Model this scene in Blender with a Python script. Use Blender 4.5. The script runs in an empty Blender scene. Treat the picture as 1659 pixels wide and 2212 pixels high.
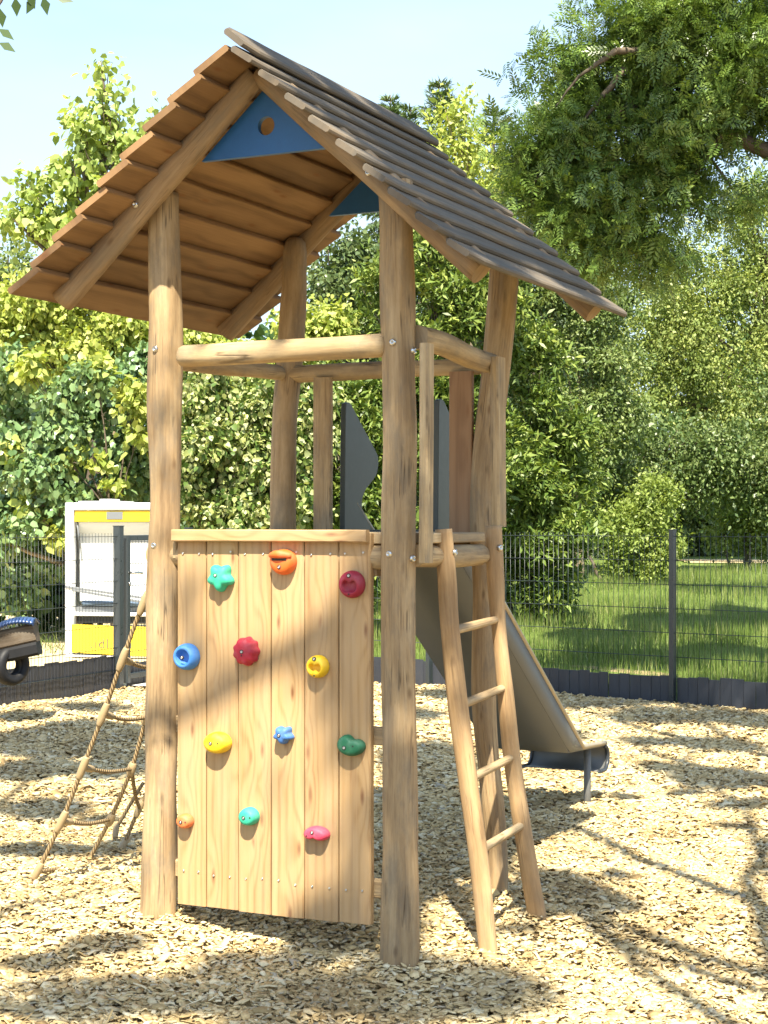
import bpy, math, random
import numpy as np
from mathutils import Vector, Matrix, noise
random.seed(7)
RNG = np.random.default_rng(11)
SC = bpy.context.scene
COL = SC.collection
F, CU, CV, EYE = 3600.0, 829.5, 1130.0, 1.55      # calibrated lens, principal column, horizon row, eye height


def at(u, v, Y):
    """point of the photo (1659 x 2212 grid) at distance Y -> world"""
    return Vector(((u - CU) / F * Y, Y, EYE - (v - CV) / F * Y))


def smooth(a, b, x):
    t = np.clip((x - a) / (b - a), 0, 1)
    return t * t * (3 - 2 * t)


FEET = [(.05, 5.70, .006), (.13, 5.80, .014), (-.03, 5.85, .016), (-.85, 6.15, .012), (-.78, 6.28, .02), (.375, 5.9, .014), (.58, 6.33, .02), (.45, 6.68, .03), (1.12, 8.94, .03)]


def gz(x, y):
    """height of the wood chip bed"""
    x = np.asarray(x, float); y = np.asarray(y, float)
    h = 0.062 * smooth(5.72, 6.45, y)
    h = h + 0.020 * np.sin(x * 2.1 + 1.3 * np.sin(y * 1.1)) * np.sin(y * 1.7 + x * .6) + 0.008 * np.sin(x * 5.3 + y * 3.1)
    for fx, fy, hh in FEET:
        h = h + hh * np.exp(-((x - fx) ** 2 + (y - fy) ** 2) / .022)
    return h


def on_ground(u, v):
    Y = 8.0
    for _ in range(30):
        x = (u - CU) / F * Y
        z = float(gz(x, Y))
        Y = F * (EYE - z) / max(v - CV, 1)
    return Vector(((u - CU) / F * Y, Y, float(gz((u - CU) / F * Y, Y))))


SUN = Vector((-0.03, -0.575, 0.817)).normalized()      # towards the sun

# ------------------------------------------------------------------ tagging
def tag(o, label=None, cat=None, group=None, kind=None):
    if label: o['label'] = label
    if cat: o['category'] = cat
    if group: o['group'] = group
    if kind: o['kind'] = kind
    return o


def empty(name, loc=(0, 0, 0), rz=0.0, parent=None):
    o = bpy.data.objects.new(name, None)
    COL.objects.link(o)
    o.location = loc
    o.rotation_euler = (0, 0, rz)
    o.empty_display_size = .1
    if parent: o.parent = parent
    return o


# ------------------------------------------------------------------ mesh builder
def frame_from(d):
    d = d.normalized()
    ref = Vector((0, 1, 0)) if abs(d.y) < .9 else Vector((1, 0, 0))
    a = (ref - d * ref.dot(d)).normalized()
    return a, d.cross(a)


def catmull(pts, per):
    out = []
    n = len(pts)
    for i in range(n - 1):
        p0, p1, p2, p3 = pts[max(i - 1, 0)], pts[i], pts[i + 1], pts[min(i + 2, n - 1)]
        for k in range(per):
            t = k / per
            out.append(.5 * ((2 * p1) + (-p0 + p2) * t + (2 * p0 - 5 * p1 + 4 * p2 - p3) * t * t + (-p0 + 3 * p1 - 3 * p2 + p3) * t ** 3))
    out.append(pts[-1].copy())
    return out


class MB:
    def __init__(self):
        self.v, self.f, self.uv, self.mi, self.sm = [], [], [], [], []

    def face(self, idx, uv=None, mi=0, sm=False):
        self.f.append(idx); self.uv.append(uv or [(0, 0)] * len(idx)); self.mi.append(mi); self.sm.append(sm)

    def tube(self, pts, rad, seg=20, per=6, lump=0.0, mi=0, round_end=0.0, flat=None, cap=True, lf=6.0):
        """swept log / pipe; UV = (arc length, length along)"""
        pts = [Vector(p) for p in pts]
        P4 = [Vector((p.x, p.y, p.z, r)) for p, r in zip(pts, rad)]
        if len(pts) > 2 or per > 1:
            P4 = catmull(P4, per) if len(pts) > 2 else [P4[0].lerp(P4[1], k / per) for k in range(per + 1)]
        off = random.uniform(0, 50); sx = random.uniform(0, 40)
        base = len(self.v)
        n = len(P4)
        C = [Vector(p[:3]) for p in P4]
        rr = [p[3] for p in P4]
        if round_end > 0:      # rounded tips
            d0 = (C[0] - C[1]).normalized(); d1 = (C[-1] - C[-2]).normalized()
            C = [C[0] + d0 * round_end, C[0] + d0 * round_end * .7] + C + [C[-1] + d1 * round_end * .7, C[-1] + d1 * round_end]
            rr = [rr[0] * .55, rr[0] * .85] + rr + [rr[-1] * .85, rr[-1] * .55]
            n = len(C)
        along = 0
        a, b = frame_from(C[1] - C[0])
        L = []
        for i in range(n):
            d = (C[min(i + 1, n - 1)] - C[max(i - 1, 0)]).normalized()
            a = (a - d * a.dot(d)).normalized(); b = d.cross(a)
            if i: along += (C[i] - C[i - 1]).length
            L.append(along)
            for s in range(seg):
                t = 2 * math.pi * s / seg
                r = rr[i]
                if lump:
                    r *= 1 + lump * noise.noise(Vector((math.cos(t) * 1.3 + sx, math.sin(t) * 1.3, along * lf))) + lump * .5 * noise.noise(Vector((math.cos(t) * 3 + sx, math.sin(t) * 3, along * lf * .6 + 9)))
                ca, sb = math.cos(t) * r, math.sin(t) * r
                if flat: ca *= flat
                self.v.append(C[i] + a * ca + b * sb)
        for i in range(n - 1):
            for s in range(seg):
                s2 = (s + 1) % seg
                u0, u1 = s / seg * 2 * math.pi * rr[0], (s + 1) / seg * 2 * math.pi * rr[0]
                self.face([base + i * seg + s, base + i * seg + s2, base + (i + 1) * seg + s2, base + (i + 1) * seg + s],
                          [(u0 + sx, L[i] + off), (u1 + sx, L[i] + off), (u1 + sx, L[i + 1] + off), (u0 + sx, L[i + 1] + off)], mi, True)
        if cap:
            for i, rev in ((0, True), (n - 1, False)):
                idx = [base + i * seg + s for s in range(seg)]
                if rev: idx = idx[::-1]
                self.face(idx, [(sx + .02 * math.cos(2 * math.pi * s / seg), off + .02 * math.sin(2 * math.pi * s / seg)) for s in range(seg)], mi, False)
        return self

    def board(self, o, dl, dw, L, W, T, nseg=1, wav=0.0, ch=.004, mi=0, bow=0.0, endround=0.0, taper=1.0):
        """plank: centre o, length axis dl, width axis dw; chamfered section"""
        o = Vector(o); dl = Vector(dl).normalized(); dw = Vector(dw); dw = (dw - dl * dw.dot(dl)).normalized(); dt = dl.cross(dw)
        c = min(ch, T * .4, W * .4)
        off = random.uniform(0, 60); sx = random.uniform(0, 60)
        base = len(self.v)
        n = nseg + 1
        for i in range(n):
            t = i / nseg
            y = (t - .5) * L
            w0 = W / 2 * (1 + (taper - 1) * t); w1 = w0
            if wav:
                w0 += wav * noise.noise(Vector((sx, y * 3, 0))) + wav * .4 * noise.noise(Vector((sx, y * 11, 0)))
                w1 += wav * noise.noise(Vector((sx + 7, y * 3, 0))) + wav * .4 * noise.noise(Vector((sx + 7, y * 11, 0)))
            if endround:
                e = min(t, 1 - t) * L
                if e < endround:
                    k = 1 - (1 - math.sqrt(max(0, 1 - (1 - e / endround) ** 2))) * .45
                    w0 *= k; w1 *= k
            h = T / 2
            b = bow * math.sin(math.pi * t) + (wav * .5 * noise.noise(Vector((sx + 3, y * 2, 5))) if wav else 0)
            for (x, z) in ((-w0, -h + c), (-w0, h - c), (-w0 + c, h), (w1 - c, h), (w1, h - c), (w1, -h + c), (w1 - c, -h), (-w0 + c, -h)):
                self.v.append(o + dl * y + dw * x + dt * (z + b))
        us = [0, T, T, T + W, T + W, 2 * T + W, 2 * T + W, 2 * T + 2 * W, 2 * T + 2 * W]
        for i in range(nseg):
            for s in range(8):
                s2 = (s + 1) % 8
                y0, y1 = i / nseg * L + off, (i + 1) / nseg * L + off
                self.face([base + i * 8 + s, base + i * 8 + s2, base + (i + 1) * 8 + s2, base + (i + 1) * 8 + s],
                          [(us[s] + sx, y0), (us[s + 1] + sx, y0), (us[s + 1] + sx, y1), (us[s] + sx, y1)], mi, False)
        for i, rev in ((0, True), (nseg, False)):
            idx = [base + i * 8 + s for s in range(8)]
            uvs = [(sx + .3 * (self.v[k] - o).dot(dw), off + .1 * (self.v[k] - o).dot(dt)) for k in idx]
            if rev: idx = idx[::-1]; uvs = uvs[::-1]
            self.face(idx, uvs, mi, False)
        return self

    def box(self, c, size, mi=0, ch=.004, rz=0.0):
        """box with its long axis as grain"""
        R = Matrix.Rotation(rz, 3, 'Z')
        ax = [R @ Vector((1, 0, 0)), R @ Vector((0, 1, 0)), Vector((0, 0, 1))]
        order = sorted(range(3), key=lambda k: -size[k])
        l, w, t = order
        return self.board(c, ax[l], ax[w], size[l], size[w], size[t], ch=ch, mi=mi)

    def prism(self, outline, axis_fn, t0, t1, mi=0, sm=False):
        """closed outline in 2D lifted by axis_fn(a, b, t)"""
        base = len(self.v); n = len(outline)
        for t in (t0, t1):
            for (a, b) in outline: self.v.append(Vector(axis_fn(a, b, t)))
        for s in range(n):
            s2 = (s + 1) % n
            self.face([base + s, base + s2, base + n + s2, base + n + s], None, mi, sm)
        self.face([base + s for s in range(n)][::-1], [tuple(outline[s]) for s in range(n)][::-1], mi)
        self.face([base + n + s for s in range(n)], [tuple(outline[s]) for s in range(n)], mi)
        return self

    def rings(self, rings, mi=0, sm=True, close=True):
        """list of equal-length vertex loops bridged; last one capped"""
        base = len(self.v); n = len(rings[0])
        for r in rings: self.v.extend(Vector(p) for p in r)
        for i in range(len(rings) - 1):
            for s in range(n):
                s2 = (s + 1) % n
                self.face([base + i * n + s, base + i * n + s2, base + (i + 1) * n + s2, base + (i + 1) * n + s], None, mi, sm)
        if close:
            k = len(rings) - 1
            self.face([base + k * n + s for s in range(n)], None, mi, sm)
        return self

    def build(self, name, mats, parent=None, label=None):
        me = bpy.data.meshes.new(name)
        me.from_pydata([tuple(v) for v in self.v], [], self.f)
        uvl = me.uv_layers.new(name='UVMap')
        flat = [c for face in self.uv for uv in face for c in uv]
        uvl.data.foreach_set('uv', flat)
        if not isinstance(mats, (list, tuple)): mats = [mats]
        for m in mats: me.materials.append(m)
        me.polygons.foreach_set('material_index', self.mi)
        me.polygons.foreach_set('use_smooth', self.sm)
        me.update()
        o = bpy.data.objects.new(name, me)
        COL.objects.link(o)
        if parent: o.parent = parent
        if label: o['label'] = label
        return o


# ------------------------------------------------------------------ materials
class NT:
    def __init__(self, name):
        self.m = bpy.data.materials.new(name)
        self.m.use_nodes = True
        self.t = self.m.node_tree
        self.b = self.t.nodes['Principled BSDF']
        self.out = self.t.nodes['Material Output']

    def n(self, typ, **kw):
        nd = self.t.nodes.new(typ)
        for k, v in kw.items():
            if hasattr(nd, k): setattr(nd, k, v)
        return nd

    def l(self, a, b): self.t.links.new(a, b)

    def ramp(self, stops, fac, interp='LINEAR'):
        r = self.n('ShaderNodeValToRGB')
        r.color_ramp.interpolation = interp
        els = r.color_ramp.elements
        while len(els) < len(stops): els.new(.5)
        for e, (p, c) in zip(els, stops):
            e.position = p; e.color = (*c, 1) if len(c) == 3 else c
        self.l(fac, r.inputs[0])
        return r.outputs[0]

    def noise(self, vec, scale, detail=4, rough=.6, dist=0.0):
        n = self.n('ShaderNodeTexNoise')
        n.inputs['Scale'].default_value = scale; n.inputs['Detail'].default_value = detail
        n.inputs['Roughness'].default_value = rough; n.inputs['Distortion'].default_value = dist
        if vec is not None: self.l(vec, n.inputs['Vector'])
        return n.outputs['Fac']

    def mapping(self, vec, scale=(1, 1, 1), loc=(0, 0, 0)):
        m = self.n('ShaderNodeMapping')
        m.inputs['Scale'].default_value = scale; m.inputs['Location'].default_value = loc
        self.l(vec, m.inputs['Vector'])
        return m.outputs[0]

    def math(self, op, a, b=None, c=None):
        m = self.n('ShaderNodeMath', operation=op)
        for i, x in enumerate((a, b, c)):
            if x is None: continue
            if isinstance(x, (int, float)): m.inputs[i].default_value = x
            else: self.l(x, m.inputs[i])
        return m.outputs[0]

    def mix(self, fac, a, b, blend='MIX'):
        m = self.n('ShaderNodeMix', data_type='RGBA', blend_type=blend)
        for k, x in ((0, fac), (6, a), (7, b)):
            if isinstance(x, (int, float)): m.inputs[k].default_value = x
            elif isinstance(x, tuple): m.inputs[k].default_value = (*x, 1)
            else: self.l(x, m.inputs[k])
        return m.outputs[2]

    def bump(self, h, strength=.3, dist=.01):
        b = self.n('ShaderNodeBump')
        b.inputs['Strength'].default_value = strength; b.inputs['Distance'].default_value = dist
        self.l(h, b.inputs['Height'])
        self.l(b.outputs[0], self.b.inputs['Normal'])

    def set(self, **kw):
        for k, v in kw.items():
            k = k.replace('_', ' ')
            i = self.b.inputs[k]
            if hasattr(v, 'is_linked') or hasattr(v, 'links'): self.l(v, i)
            elif isinstance(v, tuple): i.default_value = (*v, 1)
            else: i.default_value = v
        return self


def uvvec(k):
    return k.n('ShaderNodeUVMap').outputs[0]


def sepuv(k, vec):
    s = k.n('ShaderNodeSeparateXYZ'); k.l(vec, s.inputs[0]); return s.outputs


def log_mat(name, light, mid, dark, weather=.5, crack=.5):
    """debarked log: long streaks, grey weathering, drying cracks, knots"""
    k = NT(name)
    uv = uvvec(k)
    st = k.mapping(uv, (1, .05, 1))
    g1 = k.noise(st, 42, 6, .75)
    g2 = k.noise(k.mapping(uv, (1, .22, 1)), 9, 4, .6)
    col = k.ramp([(.36, dark), (.5, mid), (.64, light)], k.math('ADD', k.math('MULTIPLY', g1, .5), k.math('MULTIPLY', g2, .5)))
    # grey weather patches
    wp = k.noise(k.mapping(uv, (1, .3, 1), (13, 7, 0)), 11, 5, .7)
    col = k.mix(k.math('MULTIPLY', k.ramp([(.47, (0, 0, 0)), (.62, (1, 1, 1))], wp), weather), col, (.17, .145, .11))
    # cracks : thin vertical lines
    cr = k.noise(k.mapping(uv, (1, .025, 1), (3, 21, 0)), 38, 2, .5)
    crm = k.ramp([(.482, (0, 0, 0)), (.5, (1, 1, 1)), (.518, (0, 0, 0))], cr)
    gate = k.ramp([(.52, (0, 0, 0)), (.58, (1, 1, 1))], k.noise(k.mapping(uv, (1, .5, 1), (31, 2, 0)), 9, 2))
    crk = k.math('MULTIPLY', k.math('MULTIPLY', crm, gate), crack)
    col = k.mix(crk, col, (.06, .038, .02))
    # knots
    vo = k.n('ShaderNodeTexVoronoi', voronoi_dimensions='2D'); vo.inputs['Scale'].default_value = 1.0
    k.l(k.mapping(uv, (7, 2.6, 1)), vo.inputs['Vector'])
    kn = k.ramp([(.02, (1, 1, 1)), (.07, (0, 0, 0))], vo.outputs['Distance'])
    kg = k.ramp([(.5, (0, 0, 0)), (.56, (1, 1, 1))], k.noise(k.mapping(uv, (3, 1, 1), (15, 4, 0)), 1.8, 1))
    col = k.mix(k.math('MULTIPLY', k.math('MULTIPLY', kn, kg), .6), col, (.12, .065, .03))
    h = k.math('SUBTRACT', k.math('MULTIPLY', g1, .5), k.math('MULTIPLY', crk, 1.5))
    k.set(Base_Color=col, Roughness=.72)
    k.b.inputs['Specular IOR Level'].default_value = .3
    k.bump(h, .35, .006)
    return k.m


def plank_mat(name, c_light, c_mid, c_dark, rings=22.0, knots=.9, rough=.6, weather=None, wamt=0.0, bump=.2, island=.35, ringw=.19):
    """sawn softwood: growth lines that bend round knots, tint per board"""
    k = NT(name)
    uv = uvvec(k)
    geo = k.n('ShaderNodeNewGeometry')
    rnd = geo.outputs['Random Per Island']
    vo = k.n('ShaderNodeTexVoronoi', voronoi_dimensions='2D'); vo.inputs['Scale'].default_value = 1.0; vo.inputs['Randomness'].default_value = 1.0
    k.l(k.mapping(uv, (8, 2.4, 1)), vo.inputs['Vector'])
    d = vo.outputs['Distance']
    push = k.math('MULTIPLY', k.ramp([(0, (1, 1, 1)), (.45, (0, 0, 0))], d, 'EASE'), .045)
    wob = k.math('MULTIPLY', k.noise(k.mapping(uv, (1, .12, 1)), 7, 3, .5), .055)
    x, y, z = sepuv(k, uv)
    xx = k.math('ADD', k.math('ADD', x, wob), push)
    ring = k.math('SINE', k.math('MULTIPLY', xx, rings * 2 * math.pi))
    ring = k.math('POWER', k.math('MULTIPLY_ADD', ring, .5, .5), 2.2)
    fib = k.noise(k.mapping(uv, (1, .03, 1)), 150, 3, .6)
    broad = k.noise(k.mapping(uv, (1, .14, 1)), 12, 3, .6)
    f = k.math('ADD', k.math('MULTIPLY', ring, ringw), k.math('ADD', k.math('MULTIPLY', fib, .34), k.math('MULTIPLY', broad, .60)))
    col = k.ramp([(.22, c_light), (.55, c_mid), (.85, c_dark)], f)
    tint = k.ramp([(0, (1 - island, 1 - island, 1 - island)), (1, (1.0, 1.0, 1.0))], rnd)
    col = k.mix(1.0, col, tint, 'MULTIPLY')
    kn = k.ramp([(.02, (1, 1, 1)), (.055, (.5, .5, .5)), (.09, (0, 0, 0))], d)
    gate = k.ramp([(.44, (0, 0, 0)), (.48, (1, 1, 1))], k.noise(k.mapping(uv, (3, 1, 1), (5, 9, 0)), 1.6, 1))
    col = k.mix(k.math('MULTIPLY', k.math('MULTIPLY', kn, gate), knots), col, (.20, .085, .03))
    if weather:
        wn = k.noise(k.mapping(uv, (1, .12, 1), (2, 8, 0)), 16, 5, .7)
        col = k.mix(k.math('MULTIPLY', k.ramp([(.36, (0, 0, 0)), (.64, (1, 1, 1))], wn), wamt), col, weather)
    k.set(Base_Color=col, Roughness=rough)
    k.b.inputs['Specular IOR Level'].default_value = .35
    k.bump(k.math('SUBTRACT', k.math('MULTIPLY', fib, .6), k.math('MULTIPLY', ring, .4)), bump, .003)
    return k.m


def plain(name, col, rough=.5, metal=0.0, nscale=0, namp=0.0, bump=0.0, spec=.5, coat=0.0):
    k = NT(name)
    c = col
    if nscale:
        tc = k.n('ShaderNodeTexCoord')
        nz = k.noise(tc.outputs['Object'], nscale, 5, .65)
        c = k.mix(nz, tuple(x * (1 - namp) for x in col), tuple(min(1, x * (1 + namp)) for x in col))
        k.set(Roughness=k.math('MULTIPLY_ADD', nz, .25, rough - .12))
        if bump: k.bump(nz, bump, .004)
    else:
        k.set(Roughness=rough)
    k.set(Base_Color=c, Metallic=metal)
    k.b.inputs['Specular IOR Level'].default_value = spec
    if coat: k.b.inputs['Coat Weight'].default_value = coat
    return k.m


def leaf_mat(name, cols, trans=.32, gloss=.42, clump=.35, tcol=None, spec=.4):
    """cols: colour stops spread over the leaves, one draw per leaf"""
    k = NT(name)
    geo = k.n('ShaderNodeNewGeometry')
    n = len(cols)
    col = k.ramp([(i / max(n - 1, 1), c) for i, c in enumerate(cols)], geo.outputs['Random Per Island'])
    tc = k.n('ShaderNodeTexCoord')
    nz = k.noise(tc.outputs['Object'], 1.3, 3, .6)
    col = k.mix(1.0, col, k.ramp([(.3, (1 - clump, 1 - clump * .8, 1 - clump)), (.7, (1, 1, 1))], nz), 'MULTIPLY')  # random tint by clump; its dark end also paints in shaded crown hollows
    k.set(Base_Color=col, Roughness=gloss)
    k.b.inputs['Specular IOR Level'].default_value = spec
    tr = k.n('ShaderNodeBsdfTranslucent')
    k.l(k.mix(1.0, col, tcol or (1.0, 1.0, .45), 'MULTIPLY'), tr.inputs[0])
    mx = k.n('ShaderNodeMixShader'); mx.inputs[0].default_value = trans
    k.l(k.b.outputs[0], mx.inputs[1]); k.l(tr.outputs[0], mx.inputs[2])
    k.l(mx.outputs[0], k.out.inputs[0])
    return k.m


# ------------------------------------------------------------------ leaves
def norm(a):
    return a / np.maximum(np.linalg.norm(a, axis=-1, keepdims=True), 1e-9)


TPL = {
    'oval': (np.array([(0, 0, 0), (.45, .27, .06), (1, 0, -.06), (.45, -.27, .06)]), [(0, 1, 2, 3)]),
    'lance': (np.array([(0, 0, 0), (.45, .15, .05), (1, 0, -.10), (.45, -.15, .05)]), [(0, 1, 2, 3)]),
    'needle': (np.array([(0, 0, 0), (.4, .10, .0), (1, 0, -.08), (.4, -.10, .0)]), [(0, 1, 2, 3)]),
    'broad': (np.array([(0, 0, 0), (.12, .36, .08), (.55, .38, .04), (1, 0, -.14), (.55, -.38, .04), (.12, -.36, .08), (.5, 0, -.05)]),
              [(0, 1, 2, 6), (6, 2, 3, 3), (6, 3, 4, 4), (0, 6, 4, 5)]),
    'blade': (np.array([(0, .02, 0), (.55, .016, .06), (1, 0, .28), (0, -.02, 0), (.55, -.016, .06)]), [(0, 1, 4, 3), (1, 2, 4, 4)]),
}


def pinnate_tpl(pairs=5):
    vs, fs = [], []
    def leaflet(x, side, ln):
        ang = side * math.radians(52)
        ca, sa = math.cos(ang), math.sin(ang)
        b = len(vs)
        for (a, w, z) in ((0, 0, 0), (.45, .16, .03), (1, 0, -.06), (.45, -.16, .03)):
            a *= ln; w *= ln; z *= ln
            vs.append((x + a * ca - w * sa, a * sa + w * ca, z - .12 * x * x))
        fs.append((b, b + 1, b + 2, b + 3))
    for i in range(pairs):
        x = .16 + i / pairs * .72
        leaflet(x, 1, .30); leaflet(x + .02, -1, .30)
    leaflet(.84, 0.0, .32)
    return np.array(vs), fs


TPL['pinnate'] = pinnate_tpl()


def leaf_mesh(name, pos, axis, nrm, size, tpl, mat, parent=None):
    T, Fc = TPL[tpl]
    N, K = len(pos), len(T)
    axis = norm(axis)
    side = norm(np.cross(nrm, axis)); nr = np.cross(axis, side)
    V = pos[:, None, :] + size[:, None, None] * (T[None, :, 0:1] * axis[:, None, :] + T[None, :, 1:2] * side[:, None, :] + T[None, :, 2:3] * nr[:, None, :])
    V = V.reshape(-1, 3).astype(np.float32)
    lens, idx = [], []
    for f in Fc:
        f2 = list(dict.fromkeys(f)); lens.append(len(f2)); idx += f2
    nl = len(idx)
    loops = (np.array(idx)[None, :] + (np.arange(N) * K)[:, None]).reshape(-1).astype(np.int32)
    starts1 = np.concatenate([[0], np.cumsum(lens)[:-1]])
    starts = (starts1[None, :] + (np.arange(N) * nl)[:, None]).reshape(-1).astype(np.int32)
    me = bpy.data.meshes.new(name)
    me.vertices.add(len(V)); me.vertices.foreach_set('co', V.reshape(-1))
    me.loops.add(len(loops)); me.loops.foreach_set('vertex_index', loops)
    me.polygons.add(len(starts)); me.polygons.foreach_set('loop_start', starts)
    me.update(calc_edges=True)
    me.materials.append(mat)
    o = bpy.data.objects.new(name, me)
    COL.objects.link(o)
    if parent: o.parent = parent
    return o


def crown_points(blobs, n, twig=.28, per=14, shell=.5, droop=.3):
    """leaf seats: twigs spread in ellipsoids, leaves clustered round each twig. blobs: (centre, (rx, ry, rz), weight)"""
    w = np.array([b[2] for b in blobs], float); w /= w.sum()
    nt = max(1, n // per)
    bi = RNG.choice(len(blobs), nt, p=w)
    cen = np.array([tuple(blobs[i][0]) for i in bi]); rad = np.array([blobs[i][1] for i in bi])
    d = norm(RNG.normal(size=(nt, 3)))
    r = RNG.uniform(shell ** 2, 1, (nt, 1)) ** .5
    lump = 1 + .22 * np.sin(d[:, :1] * 7 + cen[:, :1] * 3) * np.sin(d[:, 2:] * 6 + 2) + RNG.normal(0, .07, (nt, 1))
    tw = cen + d * r * rad * lump
    out = norm(d / rad)
    tdir = norm(out + RNG.normal(0, .5, (nt, 3)) + np.array([0, 0, -droop * .3]))
    ti = np.repeat(np.arange(nt), per)
    m = len(ti)
    s = RNG.uniform(-.9, 1, (m, 1))
    pos = tw[ti] + tdir[ti] * s * twig + RNG.normal(0, twig * .28, (m, 3))
    axis = tdir[ti] * .6 + norm(RNG.normal(size=(m, 3))) * .8 + np.array([0, 0, -droop])
    nrm = np.array([0, 0, 1.0]) * .7 + out[ti] * .45 + RNG.normal(0, .68, (m, 3))
    return pos, axis, nrm


def pblob(u, v, Y, ru, rv, dy=None, w=None):
    """ellipsoid from photo position and distance"""
    rx, rz = ru / F * Y, rv / F * Y
    ry = dy if dy else (rx + rz) / 2
    return (at(u, v, Y), (rx, ry, rz), w if w else ru * rv)


def lumpy(blobs, k=7, s=.37, core=.3):
    """break big crown masses into many clumps with hollows between"""
    out = []
    for c_, r_, w_ in blobs:
        out.append((c_, tuple(x * .62 for x in r_), w_ * core))
        for _ in range(k):
            d_ = norm(RNG.normal(size=3) + np.array([0, -.45, .25]))
            f_ = RNG.uniform(.68, 1.0); q_ = RNG.uniform(.75, 1.25) * s
            out.append((Vector(np.array(c_) + d_ * f_ * np.array(r_)), (r_[0] * q_, r_[1] * q_, r_[2] * q_ * .75), w_ / k * RNG.uniform(.6, 1.4)))
    return out
# ------------------------------------------------------------------ wood + metal materials
M = {}
M['post'] = log_mat('robinia_log', (.50, .37, .21), (.35, .24, .125), (.19, .12, .06), weather=.5, crack=.75)
M['rail'] = log_mat('robinia_rail', (.55, .42, .25), (.40, .285, .15), (.22, .145, .075), weather=.5, crack=.6)
M['stile'] = log_mat('robinia_split', (.52, .36, .195), (.41, .265, .13), (.25, .15, .07), weather=.28, crack=.4)
M['panel'] = plank_mat('larch_plank', (.56, .37, .18), (.475, .295, .128), (.31, .165, .062), rings=30, knots=1.0, island=.25, bump=.2, weather=(.44, .35, .24), wamt=.3)
M['roof'] = plank_mat('roof_board', (.36, .215, .10), (.26, .148, .066), (.13, .07, .032), rings=9, knots=.8, island=.35, rough=.7)
M['roofgrey'] = plank_mat('roof_board_weathered', (.29, .225, .15), (.20, .155, .105), (.11, .082, .056), rings=12, knots=.4, island=.35, rough=.8,
                          weather=(.10, .09, .075), wamt=.9, bump=.5)
M['redboard'] = plank_mat('larch_board_reddish', (.40, .245, .13), (.33, .19, .095), (.23, .125, .06), rings=18, knots=.4, island=.2)
M['rafter'] = log_mat('rafter_log', (.38, .265, .155), (.28, .185, .10), (.16, .10, .055), weather=.45, crack=.4)
M['blue'] = plain('blue_board_paint', (.02, .105, .29), .45, nscale=40, namp=.15, bump=.05)
M['steel'] = plain('zinc_bolt', (.62, .61, .58), .28, 1.0)
M['slide'] = plain('slide_sheet', (.135, .137, .13), .5, .2, nscale=6, namp=.15)
M['slidedark'] = plain('slide_plastic', (.055, .066, .058), .42, nscale=30, namp=.15, bump=.03)
M['lip'] = plain('slide_rim', (.40, .33, .22), .4, .4, nscale=25, namp=.15)
M['anthracite'] = plain('anthracite_coat', (.035, .042, .05), .38, nscale=20, namp=.15)

TH = -math.radians(25.7)
NRW = Vector((.052, 5.81, 0))
XL = Vector((math.cos(TH), math.sin(TH), 0)); YL = Vector((-math.sin(TH), math.cos(TH), 0))
TC = NRW - XL * .5 + YL * .485
tower = tag(empty('playground_tower', TC, TH),
            'log climbing tower with gable roof, climbing wall, ladder and slide on wood chips', 'play tower')


def T(p, q, z): return Vector((p + .5, q - .485, z))


def w2l(w):
    d = Vector(w) - TC
    return Vector((d.dot(XL), d.dot(YL), d.z))


def px(u, v, Y): return w2l(at(u, v, Y))


def p_at(u, q):
    k = (u - CU) / F
    return (k * (NRW.y + YL.y * q) - NRW.x - YL.x * q) / (XL.x - k * XL.y)


def q_at(u, p):
    k = (u - CU) / F
    return (NRW.x + XL.x * p - k * (NRW.y + XL.y * p)) / (k * YL.y - YL.x)


def depth(p, q): return NRW.y + XL.y * p + YL.y * q


def z_at(v, p, q): return EYE - (v - CV) / F * depth(p, q)


# ---- corner posts : measured centre line and width
def post(nodes, Y, name='post', lump=.15, round_end=.0):
    pts = [px(u, v, Y) for u, v, w in nodes]
    rad = [w / 2 / F * Y for u, v, w in nodes]
    return MB().tube(pts, rad, seg=26, per=8, lump=lump, round_end=round_end, lf=3.0).build(name, M['post'], tower)


post([(354, 418, 64), (355, 600, 69), (357, 800, 71), (357, 1000, 71), (353, 1200, 70), (351, 1400, 69), (347, 1700, 74), (342, 1990, 79), (341, 2060, 80)], 6.244)
post([(855, 392, 74), (857, 520, 73), (859, 640, 72), (862, 760, 72), (865, 900, 75), (864, 1100, 76), (861, 1300, 73), (863, 1500, 74), (864, 1700, 76), (865, 1900, 80), (863, 2095, 86), (863, 2180, 86)], 5.81)
YFL = depth(-1, .97); YFR = depth(0, .97)
post([(637, 545, 52), (633, 650, 57), (624, 800, 54), (616, 900, 54), (613, 1000, 56), (612, 1130, 58), (612, 1500, 60), (612, 1900, 64)], YFL, round_end=.06)
post([(1090, 500, 62), (1088, 590, 62), (1080, 700, 62), (1070, 800, 60), (1058, 900, 60), (1048, 1000, 60), (1044, 1100, 58), (1048, 1250, 56), (1046, 1400, 54),
      (1047, 1550, 52), (1060, 1690, 50), (1070, 1800, 48), (1075, 1960, 48)], YFR, lump=.14)

# ---- top rails and deck beams
def rail(a, b, r0, r1, lump=.16, name='rail', mat='rail', bow=0.0, re=.02):
    mid = (a + b) / 2 + Vector((0, 0, bow))
    return MB().tube([a, a.lerp(mid, .55), mid, mid.lerp(b, .5), b], [r0, r0 * 1.02, (r0 + r1) / 2, r1 * .98, r1], seg=22, per=6, lump=lump, round_end=re, lf=3).build(name, M[mat], tower)


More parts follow.
